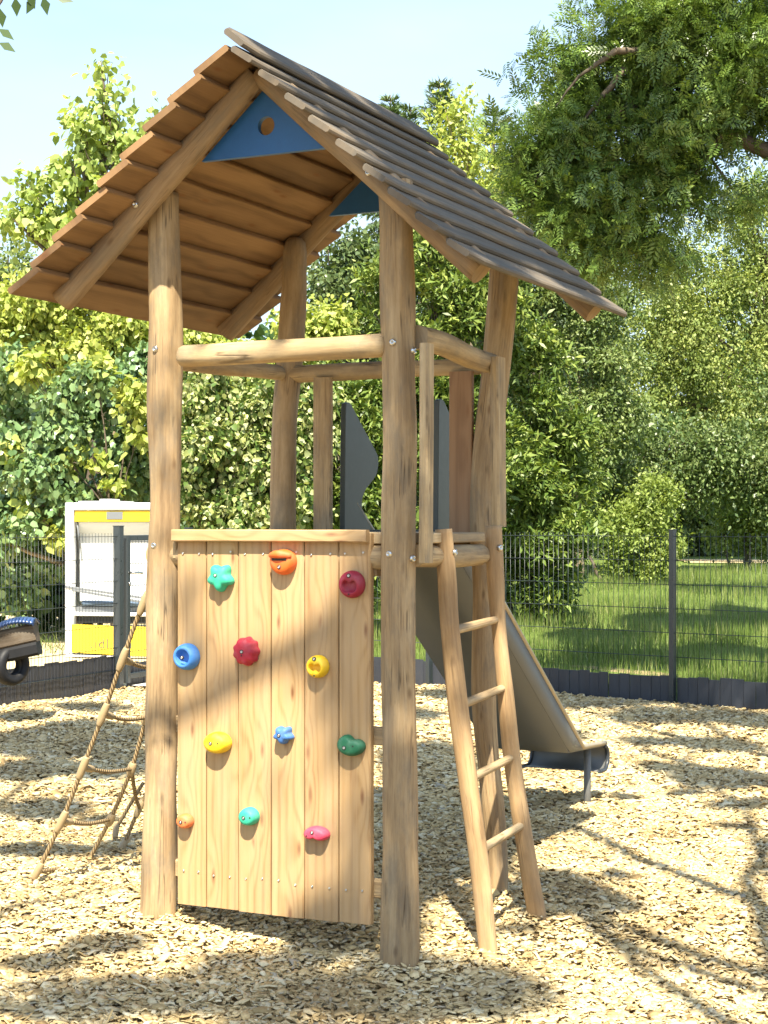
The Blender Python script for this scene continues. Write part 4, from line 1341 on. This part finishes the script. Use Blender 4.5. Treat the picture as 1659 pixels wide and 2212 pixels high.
def spruce(label, u, vtop, vbase, Y, rb, n):
    top = at(u, vtop, Y)
    base = Vector((top.x, Y, .05))
    r = tag(empty('spruce', base), label, 'spruce tree', 'spruces behind the laurels')
    H = top.z - base.z
    pos, ax, nr_ = [], [], []
    mb = MB()
    mb.tube([Vector((0, 0, -.1)), Vector((0, 0, H * .5)), Vector((0, 0, H))], [.20, .12, .012], seg=10, per=6)
    z = H * .25
    while z < H - .1:
        f = (H - z) / H
        R = rb * (f ** .7) * 1.6 + .12
        nb = 7
        for b in range(nb):
            a = random.uniform(0, 6.28)
            Lb = R * random.uniform(.75, 1.15)
            up = .55 if f < .1 else (.1 if f < .25 else -.12)
            dvec = Vector((math.cos(a), math.sin(a), up)).normalized()
            p0 = Vector((0, 0, z)); p1 = p0 + dvec * Lb + Vector((0, 0, -.12 * Lb))
            mb.tube([p0, p1], [.016, .006], seg=5, per=1)
            m_ = int(max(16, 120 * Lb))
            t = RNG.uniform(.1, 1.02, m_)
            P = np.array(p0)[None] + (np.array(p1) - np.array(p0))[None] * t[:, None]
            lat = norm(np.cross(np.array(dvec), [0, 0, 1.0]))
            sp = RNG.normal(0, .13 * Lb + .02, m_) * (1.05 - t * .7)
            P = P + lat[None] * sp[:, None] + np.stack([np.zeros(m_), np.zeros(m_), -np.abs(RNG.normal(0, .10, m_)) * min(1, Lb)], -1)
            A = np.array(dvec)[None] * .7 + lat[None] * np.sign(sp)[:, None] * .6 + RNG.normal(0, .3, (m_, 3)) + np.array([0, 0, -.45 if f > .2 else .2])
            pos.append(P); ax.append(A); nr_.append(RNG.normal(0, .5, (m_, 3)) + np.array([0, 0, .9]))
        z += .17 + .16 * f
    pos, ax, nr_ = np.concatenate(pos), np.concatenate(ax), np.concatenate(nr_)
    leaf_mesh('crown', pos, ax, nr_, RNG.uniform(.10, .2, len(pos)), 'needle', L['spruce'], r)
    mb.build('trunk', M['bark'], r)


SPS = 1.35
spruce('slim spruce tip peeking over the roof slope, leftmost of the spruces', 843, 205, 1320, 35, .85, 0)
spruce('spruce with a pointed tip standing highest above the roof slope', 948, 172, 1320, 34, 1.05, 0)
spruce('spruce tip beside the hanging ash branches', 1066, 222, 1320, 33, 1.0, 0)
spruce('small spruce tip close to the roof slope, second of the spruces', 885, 222, 1320, 36, .7, 0)
tree('creeper_tree', 'yellowish tree with pale bare twigs mixed among the spruces', 'tree', (at(1010, 1330, 31).x, 31, .05),
     [B(985, 255, 31, 45, 55), B(935, 330, 31, 40, 55), B(1010, 330, 31, 60, 60), B(1090, 400, 31, 50, 70), B(1040, 450, 31, 60, 70), B(1100, 520, 31, 50, 80), B(990, 560, 31, 70, 90)],
     6500, 'oval', .11, 'gold', per=9, trunk=.12, bark='barkpale', shell=.1, twig=.3)

# --- the right-hand greenery
tree('broadleaf_tree', 'bright fine-leaved tree lit by the sun behind the right end of the roof', 'tree', (at(1840, 1300, 38).x, 38, .6),
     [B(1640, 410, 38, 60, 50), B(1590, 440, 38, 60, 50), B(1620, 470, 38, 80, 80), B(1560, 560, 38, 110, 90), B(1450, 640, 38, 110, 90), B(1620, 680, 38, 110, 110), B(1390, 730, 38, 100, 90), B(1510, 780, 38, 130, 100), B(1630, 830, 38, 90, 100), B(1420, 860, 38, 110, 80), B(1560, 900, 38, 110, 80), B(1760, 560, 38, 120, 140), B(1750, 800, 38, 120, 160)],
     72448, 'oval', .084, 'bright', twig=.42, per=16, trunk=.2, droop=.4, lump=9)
tree('broadleaf_tree', 'mid-green bushy tree with a thin pale stem just right of the roof eave', 'tree', (at(1250, 1320, 33).x, 33, .45),
     [B(1260, 600, 33, 80, 80), B(1180, 640, 33, 60, 90), B(1300, 690, 33, 80, 70), B(1220, 760, 33, 60, 70), B(1310, 800, 33, 80, 80), B(1260, 880, 33, 80, 80), B(1340, 920, 33, 80, 70), B(1260, 980, 33, 90, 70)],
     38280, 'oval', .080, 'mid', twig=.26, per=13, trunk=.09, bark='barkpale', droop=.3, lump=8)
tree('hornbeam', 'layered hornbeam with dark hollows behind the fence post', 'tree', (at(1450, 1290, 30).x, 35, .05),
     [B(1480, 1030, 35, 80, 45), B(1630, 1030, 35, 80, 50), B(1280, 1060, 35, 70, 50), B(1230, 1000, 35, 60, 60), B(1340, 1010, 35, 90, 60), B(1450, 960, 35, 110, 60), B(1570, 990, 35, 110, 70), B(1420, 1040, 35, 110, 50), B(1640, 1060, 35, 80, 60), B(1550, 1060, 35, 80, 30), B(1700, 980, 35, 120, 140)],
     37180, 'oval', .089, 'beech', twig=.5, per=15, trunk=.14, droop=.35, lump=8)
tree('bright_shrub', 'lime-green rounded shrub standing in the lawn beside the fence post', 'shrub', (at(1370, 1265, 31).x, 31, .4),
     [B(1390, 1090, 31, 60, 55), B(1350, 1150, 31, 70, 60), B(1410, 1170, 31, 55, 55), B(1340, 1215, 31, 55, 40), B(1400, 1230, 31, 45, 30)], 13585, 'oval', .072, 'lime', per=13, trunk=.05, stems=3, lump=7)
tree('bright_shrub', 'light green shrub at the far right edge above the fence', 'shrub', (at(1610, 1235, 36).x, 36, .55),
     [B(1600, 1120, 36, 50, 45), B(1650, 1140, 36, 50, 60), B(1580, 1165, 36, 50, 45), B(1720, 1130, 36, 70, 80)], 7700, 'oval', .085, 'bright', per=13, trunk=.05, stems=3, lump=7)
for k_, (u, v, ru, rv, lab) in enumerate(((1270, 1130, 110, 75, 'dark rounded shrub at the back of the lawn, behind the lime-green shrub'), (1480, 1120, 90, 85, 'dark shrub in the shade at the back of the lawn, right of the fence post'),
                                          (1640, 1110, 110, 80, 'mid-green shrub at the back of the lawn along the sandy track'))):
    Yh = 41.5 + k_ * .8
    tree('woodland_shrub', lab, 'shrub', (at(u, 1200, Yh).x, Yh, .65), [B(u + dx * ru, v + dz * rv, Yh, ru * .55, rv * .6) for dx, dz in ((0, 0), (-.5, .25), (.5, .25), (-.3, -.35), (.35, -.35), (0, .6), (-.6, .65), (.6, .65), (-.9, .4), (.9, .4))],
         9000, 'oval', .15, ('mid', 'mid', 'beech')[k_], twig=.4, per=12, trunk=.07, stems=3)
# dark wood closing the view
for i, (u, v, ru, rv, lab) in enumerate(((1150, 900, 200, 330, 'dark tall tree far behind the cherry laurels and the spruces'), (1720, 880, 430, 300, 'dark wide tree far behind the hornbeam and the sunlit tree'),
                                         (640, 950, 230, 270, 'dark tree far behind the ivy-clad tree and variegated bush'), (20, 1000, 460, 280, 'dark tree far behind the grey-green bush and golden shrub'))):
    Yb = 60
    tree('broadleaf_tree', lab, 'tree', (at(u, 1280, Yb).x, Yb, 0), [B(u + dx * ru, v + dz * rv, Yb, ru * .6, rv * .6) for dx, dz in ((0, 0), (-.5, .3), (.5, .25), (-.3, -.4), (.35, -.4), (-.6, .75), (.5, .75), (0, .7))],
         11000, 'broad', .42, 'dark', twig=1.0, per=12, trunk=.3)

# --- big ash over the right side
ab = Vector((4.9, 10.2, .06))
Y = 11.3
lit = [B(1330, 170, Y, 110, 90), B(1250, 300, Y, 110, 80), B(1470, 90, Y, 150, 110), B(1600, 160, Y, 130, 120), B(1420, 300, Y, 140, 110), B(1180, 330, Y, 80, 60), B(1320, 430, Y, 150, 90), B(1150, 420, Y, 60, 55),
       B(1480, 400, Y, 60, 40), B(1590, 420, Y, 60, 35, w=1500), B(1230, 470, Y, 110, 65), B(1390, 520, Y, 110, 60), B(1290, 540, Y, 100, 45), B(1640, 250, Y, 60, 50, w=2500), B(1240, 150, Y, 50, 50, w=900), B(1165, 110, Y, 30, 30, w=420), B(1280, 20, Y, 70, 25, w=1200),
       B(1100, 300, Y, 45, 35, w=900), B(1500, 240, Y, 120, 90), B(1560, 10, Y, 160, 60), B(1120, 200, Y, 25, 25, w=200),
       (Vector((3.3, 10.6, 5.4)), (1.6, 1.5, .9), 16000), (Vector((3.9, 12, 5.3)), (1.6, 1.5, 1.2), 14000), (Vector((4.6, 9.6, 4.4)), (1.1, 1.4, .9), 8000), (Vector((2.6, 9.8, 5.7)), (1.5, 1.2, .7), 12000)]
ash = tag(empty('ash_tree', ab), 'large dark ash tree with feathery leaves hanging over the right side of the picture', 'tree')
pos, axis, nrm = crown_points(lumpy(lit, 9, .36, .3), 19000, .2, 7, .12, .3)
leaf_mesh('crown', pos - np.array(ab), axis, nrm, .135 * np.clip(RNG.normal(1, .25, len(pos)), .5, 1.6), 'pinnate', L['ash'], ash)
mb = MB()
fork = Vector((4.7, 10.4, 2.9)) - ab
limb((0, 0, -.1), fork, .20, .16, mb=mb)
K1 = at(1700, 345, 11.2) - ab
limb(fork, K1, .14, .09, mb=mb)
limb(K1, at(1540, 275, 11.3) - ab, .06, .04, mb=mb, kink=.05); limb(at(1540, 275, 11.3) - ab, at(1400, 270, 11.3) - ab, .035, .015, mb=mb)
limb(at(1560, 290, 11.2) - ab, at(1490, 400, 11.2) - ab, .022, .008, mb=mb)
K2 = at(1760, 60, 11.4) - ab
limb(fork, K2, .15, .09, mb=mb)
limb(K2, at(1480, 110, 11.2) - ab, .06, .04, mb=mb); limb(at(1480, 110, 11.2) - ab, at(1330, 110, 11.0) - ab, .035, .022, mb=mb, kink=.05)
limb(at(1330, 110, 11.0) - ab, at(1250, 165, 11.0) - ab, .022, .010, mb=mb); limb(at(1250, 165, 11.0) - ab, at(1200, 230, 11.0) - ab, .010, .004, mb=mb)
limb(at(1350, 150, 11.1) - ab, at(1260, 260, 11.1) - ab, .03, .012, mb=mb)
limb(at(1260, 260, 11.1) - ab, at(1150, 400, 11.1) - ab, .014, .005, mb=mb)
for b in lit[:14]: limb(at(1430, 190, 11.2) - ab, b[0] - ab, .02, .006, mb=mb)
mb.build('trunk', M['bark'], ash)

# --- tree over the camera: dapples the play area, tips of its twigs hang into the picture corner
def over(pt, h):
    return pt + SUN * ((h - pt.z) / SUN.z)


ob = Vector((-3.4, -2.5, 0))
shade = tag(empty('ash_tree', ob), 'ash tree whose dark leaf tips hang into the top left corner of the sky', 'tree')
targets = []          # (point shaded, radius, height, leaf cover)
GT = [  # shade on the ground : u, v, half width, half height, leaf cover
    (200, 2165, 260, 50, 2), (560, 2150, 250, 60, 2), (900, 2140, 240, 70, 2), (1080, 2150, 120, 60, 1.6), (550, 2260, 700, 40, 1.8), (600, 2420, 800, 110, 1.3),
    (230, 2045, 110, 25, 1.5), (90, 2085, 100, 22, 1.3), (560, 2080, 150, 20, 1.2), (700, 2060, 120, 22, 1.2),
    (1200, 1915, 90, 30, 2), (1270, 1950, 90, 28, 2), (1170, 1965, 60, 18, 1.8), (1350, 1965, 50, 14, 1.2), (1330, 1895, 40, 12, .9), (1120, 2010, 60, 15, 1),
    (150, 1600, 190, 45, 2.2), (260, 1655, 90, 35, 2.2), (80, 1665, 110, 25, 1.8), (90, 1752, 110, 22, 1.7), (220, 1775, 60, 10, 1), (90, 1840, 130, 12, 2), (250, 1838, 60, 18, 1.6), (200, 1530, 90, 10, 1.1), (40, 1545, 60, 8, 1),
    (930, 1660, 110, 60, 2), (980, 1780, 120, 60, 2), (950, 1870, 100, 40, 1.7), (1160, 1770, 80, 40, 1.6), (900, 1920, 50, 25, 1.2),
    (1280, 1520, 120, 12, 1.4), (1450, 1550, 140, 16, 1.6), (1600, 1555, 90, 20, 1.7), (1540, 1610, 110, 14, 1.6), (1400, 1605, 70, 10, 1.2), (1430, 1660, 60, 10, 1.3), (1560, 1685, 120, 22, 1.9), (1600, 1740, 90, 12, 1.5),
    (1480, 1715, 50, 8, 1), (1350, 1725, 40, 7, .9), (1220, 1590, 60, 12, .9), (1590, 1790, 60, 8, .9), (1000, 1500, 120, 14, 1.1), (900, 1545, 60, 14, 1.1),
    (1200, 1445, 120, 14, 1.9), (1400, 1425, 200, 22, 1.9), (1600, 1420, 120, 25, 1.9), (1300, 1385, 130, 14, 1.5), (1480, 1365, 150, 20, 1.8), (1620, 1350, 80, 20, 1.5), (1560, 1310, 110, 12, 1.7)]
for u, v, ru, rv, cv in GT:
    g0, g1_, g2_ = on_ground(u, v), on_ground(u, v - rv), on_ground(u, v + rv)
    targets.append((Vector((g0.x, (g1_.y + g2_.y) / 2, g0.z)), (ru / F * g0.y, (g1_.y - g2_.y) / 2), 7.2 if v > 1480 else 8.5, cv * (.6 if v > 2100 else 1)))
for u, v, r, cv in ((775, 1215, .07, 1.6), (765, 1310, .08, 1.7), (770, 1410, .08, 1.7), (765, 1500, .08, 1.7), (770, 1590, .07, 1.4), (775, 1690, .06, 1), (770, 1790, .06, 1), (775, 1890, .06, 1.1), (705, 1370, .07, 1.3), (715, 1450, .06, 1.2),
                    (700, 1520, .06, 1.1), (650, 1420, .06, 1.2), (410, 1290, .06, 1.3), (430, 1400, .06, 1.2), (480, 1450, .06, 1.2), (560, 1400, .05, 1.1), (600, 1690, .045, .7)):
    p_ = p_at(u, QF); targets.append((TC + XL * (p_ + .5) + YL * (QF - .485) + Vector((0, 0, z_at(v, p_, QF))), r, 9.6, cv * 1.25))
for u, v, r, cv in ((770, 1300, .13, .4), (760, 1550, .13, .4), (770, 1780, .12, .3)):
    p_ = p_at(u, QF); targets.append((TC + XL * (p_ + .5) + YL * (QF - .485) + Vector((0, 0, z_at(v, p_, QF))), r, 8.6, cv))
for u, v, r, cv in ((1300, 330, .8, .6), (1180, 400, .6, .8), (1420, 430, .8, .7), (1330, 540, .7, .8), (1200, 500, .5, .8), (1500, 250, .8, .5), (1580, 120, .8, .45), (1380, 130, .6, .4)):
    pass
for v, r, cv in ((1080, .09, 1.3), (1180, .10, 1.6), (1290, .10, 1.8), (1390, .10, 1.8), (1470, .09, 1.6), (1660, .09, 1.6), (1730, .09, 1.5), (1890, .08, 1.6), (1990, .10, 2), (2070, .10, 2)):
    targets.append((at(862, v, 5.75), r * 1.1, 7.8, cv * 1.9))
for u, v, Y_, r, cv in ((975, 1230, 5.9, .09, 1.6), (985, 1340, 5.95, .08, 1.5), (990, 1470, 6.0, .09, 1.6), (1010, 1590, 6.0, .08, 1.2), (1075, 1230, 6.35, .12, 1.6), (1075, 1330, 6.4, .1, 1.2), (1110, 1650, 6.4, .07, 1.6), (1120, 1720, 6.4, .06, 1), (1155, 1930, 6.3, .07, 1.6), (1085, 1000, 6.5, .14, 1.5), (1090, 850, 6.5, .14, 1.5),
                        (925, 800, 5.95, .09, 1.4), (355, 900, 6.2, .06, .9), (345, 1190, 6.2, .05, .9), (385, 1300, 6.2, .04, .8), (355, 1040, 6.2, .05, .8), (600, 765, 6.0, .07, .9), (450, 760, 6.1, .05, .8)):
    targets.append((at(u, v, Y_), r, 7.4, cv))
for p_, q_, cv in ((-.42, .0, 1.6), (-.4, .4, 1.8), (-.4, .85, 1.8), (-.42, 1.2, 1.2), (-.2, -.1, 1.2), (-.2, .25, 1.8), (-.2, .6, 1.8), (-.2, .95, 1.6), (-.2, 1.25, 1), (.0, -.05, 1.2), (0, .3, 1.8), (0, .65, 1.8), (0, 1.0, 1.2), (.2, 0, 1.4), (.2, .3, 1.4), (.2, .65, 1.5), (.25, 1.0, .9), (.3, .1, 1.0)):
    zz = ZC - abs(p_ + .5) * .9 + .1
    targets.append((TC + XL * (p_ + .5) + YL * (q_ - .485) + Vector((0, 0, zz)), .165, 7.4, cv * 1.35))
P_, A_, N_, S_ = [], [], [], []
cent = []
for pt, r, h, cv in targets:
    hh = h + random.uniform(-.5, .7)
    rx, ry = r if isinstance(r, tuple) else (r, r)
    c = over(pt, hh); cent.append((c, max(rx, ry)))
    s = min(.19, max(.09, min(rx, ry) * .85))
    cv *= 3.4 if isinstance(r, tuple) else (1.8 if r > .155 else 1.15)
    n = max(3, int(cv * math.pi * rx * ry / (.155 * s * s)))
    dd = norm(RNG.normal(size=(n, 3))) * (RNG.random((n, 1)) ** .45) * np.array([rx, ry, .8 * min(rx, ry, .35)])
    P_.append(np.array(c) + dd); A_.append(RNG.normal(size=(n, 3)) + np.array([0, 0, -.2])); N_.append(RNG.normal(0, .4, (n, 3)) + np.array(SUN) * 1.0); S_.append(np.full(n, s))
# the leaf seat is its stalk: centre it
P_ = [p - .5 * s[:, None] * norm(a) for p, a, s in zip(P_, A_, S_)]
tip = at(8, -14, 4.6)
for (u, v, du, dv) in ((25, -12, .12, -1), (38, -10, .1, -1), (68, -14, -.7, -1), (98, -14, .25, -1), (4, 40, .9, -.55), (2, 68, .9, -.45), (125, -8, 1, -.15), (-8, 20, .4, -1), (-2, -2, .6, -.8), (60, -30, .3, -1)):
    pass
mb = MB()
hub = Vector((-2.4, -.6, 5.6))
limb(Vector((0, 0, -.1)), Vector((.4, .6, 3.2)), .26, .2, mb=mb)
limb(Vector((.4, .6, 3.2)), hub - ob, .2, .15, mb=mb)
heads = [over(on_ground(700, 2170), 7.2), over(on_ground(180, 1620), 7.3), over(on_ground(1000, 1800), 7.3), over(on_ground(1500, 1620), 7.5), over(on_ground(1450, 1400), 8.5)]
way = Vector((1.3, 4.5, 0)) + SUN * (7.0 / SUN.z)
limb(hub - ob, way - ob, .08, .06, mb=mb, kink=.08)
for k_, hd in enumerate(heads): limb((way if k_ >= 2 else hub) - ob, hd - ob, .05, .02, mb=mb, kink=.1)
for c, r in cent:
    if r < .15: continue
    hd = min(heads, key=lambda q: (q - c).length)
    limb(hd - ob, c - ob, .006, .003, mb=mb)
# boughs whose shadows lie across the wall and the chips
def bough(a, b, h, r0, r1):
    limb(over(a, h) - ob, over(b, h + .3) - ob, r0, r1, kink=.06, mb=mb)
wp = lambda u, v: TC + XL * (p_at(u, QF) + .5) + YL * (QF - .485) + Vector((0, 0, z_at(v, p_at(u, QF), QF)))
bough(wp(760, 1330), wp(300, 1590), 6.9, .040, .03)
bough(on_ground(1240, 1790), on_ground(1720, 2010), 6.6, .042, .055)
bough(on_ground(1210, 1960), on_ground(1700, 2130), 6.8, .036, .045)
bough(on_ground(1280, 2010), on_ground(1720, 2170), 6.6, .03, .04)
bough(on_ground(1330, 1560), on_ground(1680, 1640), 7.2, .05, .06)
bough(on_ground(1380, 1620), on_ground(1680, 1700), 7.2, .04, .05)
limb(tip - ob, Vector((-1.6, 3.2, 4.6)) - ob, .006, .02, mb=mb); limb(Vector((-1.6, 3.2, 4.6)) - ob, hub - ob, .02, .06, mb=mb)
limb(tip - ob, at(-40, 80, 4.6) - ob, .005, .003, mb=mb)
mb.build('trunk', M['bark'], shade)
P_, A_, N_, S_ = np.concatenate(P_), np.concatenate(A_), np.concatenate(N_), np.concatenate(S_)
# leaflets at the corner of the picture
cp, ca = [], []
for (u, v, du, dv) in ((33, -6, .06, -1), (76, -6, -.6, -1), (93, -8, .22, -1), (118, -4, 1, -.12), (-4, 62, .85, -.55), (-3, 92, .85, -.42), (0, 18, .12, -1), (60, -20, .4, -1), (10, -10, .9, .1)):
    cp.append(tuple(at(u, v, 4.6) - ob)); ca.append((du, .15, dv))
leaf_mesh('crown', P_ - np.array(ob), A_, N_, S_ * np.clip(RNG.normal(1, .15, len(P_)), .6, 1.4), 'pinnate', L['ashshade'], shade)
cp, ca = np.array(cp), np.array(ca)
leaf_mesh('twig_leaves', cp, ca, np.tile(np.array([[.3, -1.0, .35]]), (len(cp), 1)), np.full(len(cp), .052), 'oval', L['ashshade'], shade)

# --- lawn grass
def grass(n, area, hmin, hmax, name, label, mat):
    xs = RNG.uniform(area[0], area[1], n); ys = area[2] + (area[3] - area[2]) * RNG.random(n) ** 1.35
    side = (xs - corner.x) * nr.x + (ys - corner.y) * nr.y
    ok = (side < -.16) & (xs > -.6 + (ys - 16) * -.02)
    xs, ys = xs[ok], ys[ok]; n = len(xs)
    pos = np.stack([xs, ys, lawn_z(xs, ys) - .01], -1)
    ang = RNG.uniform(0, 6.283, n)
    ax = np.stack([np.cos(ang) * .45, np.sin(ang) * .45, np.ones(n)], -1) + RNG.normal(0, .12, (n, 3))
    nn_ = np.stack([-np.cos(ang), -np.sin(ang), np.full(n, .4)], -1)
    patch = .5 + .9 * (np.sin(xs * 1.7 + 1) * np.sin(ys * 1.3) * .5 + .5)
    o = leaf_mesh(name, pos, ax, nn_, RNG.uniform(hmin, hmax, n) * patch, 'blade', mat)
    tag(o, label, 'grass', kind='stuff')
gm = leaf_mat('grass_blade', [(.10, .16, .03), (.165, .235, .045), (.24, .30, .07), (.36, .35, .15)], .3, .45, .5)
grass(95000, (-.6, 9.5, 13.0, 36), .09, .22, 'grass', 'green meadow grass growing behind the mesh fence', gm)
# small weeds at the gate side
pos = np.stack([RNG.uniform(-4.6, -2.6, 900), RNG.uniform(18.5, 23, 900), np.full(900, .06)], -1)
tag(leaf_mesh('weeds', pos, RNG.normal(0, .5, (900, 3)) + np.array([0, 0, 1.0]), RNG.normal(size=(900, 3)), RNG.uniform(.08, .25, 900), 'blade', gm), 'sparse weeds on the sandy yard under the bush', 'weeds', kind='stuff')

# ------------------------------------------------------------------ light, sky, camera
wd = bpy.data.worlds.new('World'); SC.world = wd; wd.use_nodes = True
nt = wd.node_tree; nt.nodes.clear()
sky = nt.nodes.new('ShaderNodeTexSky'); sky.sky_type = 'NISHITA'; sky.sun_disc = False
sky.sun_elevation = math.asin(SUN.z); sky.sun_rotation = math.atan2(SUN.x, SUN.y)
sky.air_density = 1.0; sky.dust_density = .8; sky.ozone_density = 1.2; sky.altitude = 100
tcw = nt.nodes.new('ShaderNodeTexCoord')
mp = nt.nodes.new('ShaderNodeMapping'); mp.inputs['Scale'].default_value = (1, 1, 3.2); mp.inputs['Location'].default_value = (.35, .1, .2)
nt.links.new(tcw.outputs['Generated'], mp.inputs[0])
nzw = nt.nodes.new('ShaderNodeTexNoise'); nzw.inputs['Scale'].default_value = 1.9; nzw.inputs['Detail'].default_value = 5; nzw.inputs['Roughness'].default_value = .55
nt.links.new(mp.outputs[0], nzw.inputs['Vector'])
rw = nt.nodes.new('ShaderNodeValToRGB'); rw.color_ramp.elements[0].position = .42; rw.color_ramp.elements[1].position = .68
rw.color_ramp.elements[0].color = (.02, .02, .02, 1); rw.color_ramp.elements[1].color = (.55, .55, .55, 1)
nt.links.new(nzw.outputs['Fac'], rw.inputs[0])
mxw = nt.nodes.new('ShaderNodeMix'); mxw.data_type = 'RGBA'
sx_ = nt.nodes.new('ShaderNodeSeparateXYZ'); nt.links.new(tcw.outputs['Generated'], sx_.inputs[0])
mr_ = nt.nodes.new('ShaderNodeMapRange'); mr_.inputs[1].default_value = .14; mr_.inputs[2].default_value = .34; mr_.inputs[3].default_value = .55; mr_.inputs[4].default_value = 0
nt.links.new(sx_.outputs[2], mr_.inputs[0])
ad_ = nt.nodes.new('ShaderNodeMath'); ad_.operation = 'ADD'; ad_.use_clamp = True
nt.links.new(rw.outputs[0], ad_.inputs[0]); nt.links.new(mr_.outputs[0], ad_.inputs[1]); nt.links.new(ad_.outputs[0], mxw.inputs[0]); nt.links.new(sky.outputs[0], mxw.inputs[6]); mxw.inputs[7].default_value = (2.9, 3.65, 4.1, 1)
bg = nt.nodes.new('ShaderNodeBackground'); bg.inputs[1].default_value = .115
nt.links.new(mxw.outputs[2], bg.inputs[0])
wo = nt.nodes.new('ShaderNodeOutputWorld'); nt.links.new(bg.outputs[0], wo.inputs[0])

sun = bpy.data.lights.new('sun', 'SUN'); sun.energy = 5.0; sun.angle = math.radians(.53); sun.color = (1.0, .92, .76)
so2 = bpy.data.objects.new('sun', sun); COL.objects.link(so2)
so2.rotation_euler = SUN.to_track_quat('Z', 'Y').to_euler(); so2.location = SUN * 30

cam = bpy.data.cameras.new('camera'); co = bpy.data.objects.new('camera', cam); COL.objects.link(co)
co.location = (0, 0, EYE); co.rotation_euler = (math.radians(90), 0, 0)
cam.sensor_fit = 'VERTICAL'; cam.sensor_height = 36; cam.sensor_width = 27; cam.lens = F / 2212 * 36
cam.shift_y = (CV - 1106) / 2212
cam.clip_end = 600; cam.clip_start = .05
SC.camera = co
SC.view_settings.view_transform = 'Standard'; SC.view_settings.look = 'None'; SC.view_settings.exposure = 1.54; SC.view_settings.gamma = 1
SC.render.engine = 'CYCLES'
SC.cycles.use_denoising = True
SC.cycles.max_bounces = 7; SC.cycles.diffuse_bounces = 4; SC.cycles.transmission_bounces = 4; SC.cycles.transparent_max_bounces = 4
SC.cycles.sample_clamp_indirect = 6
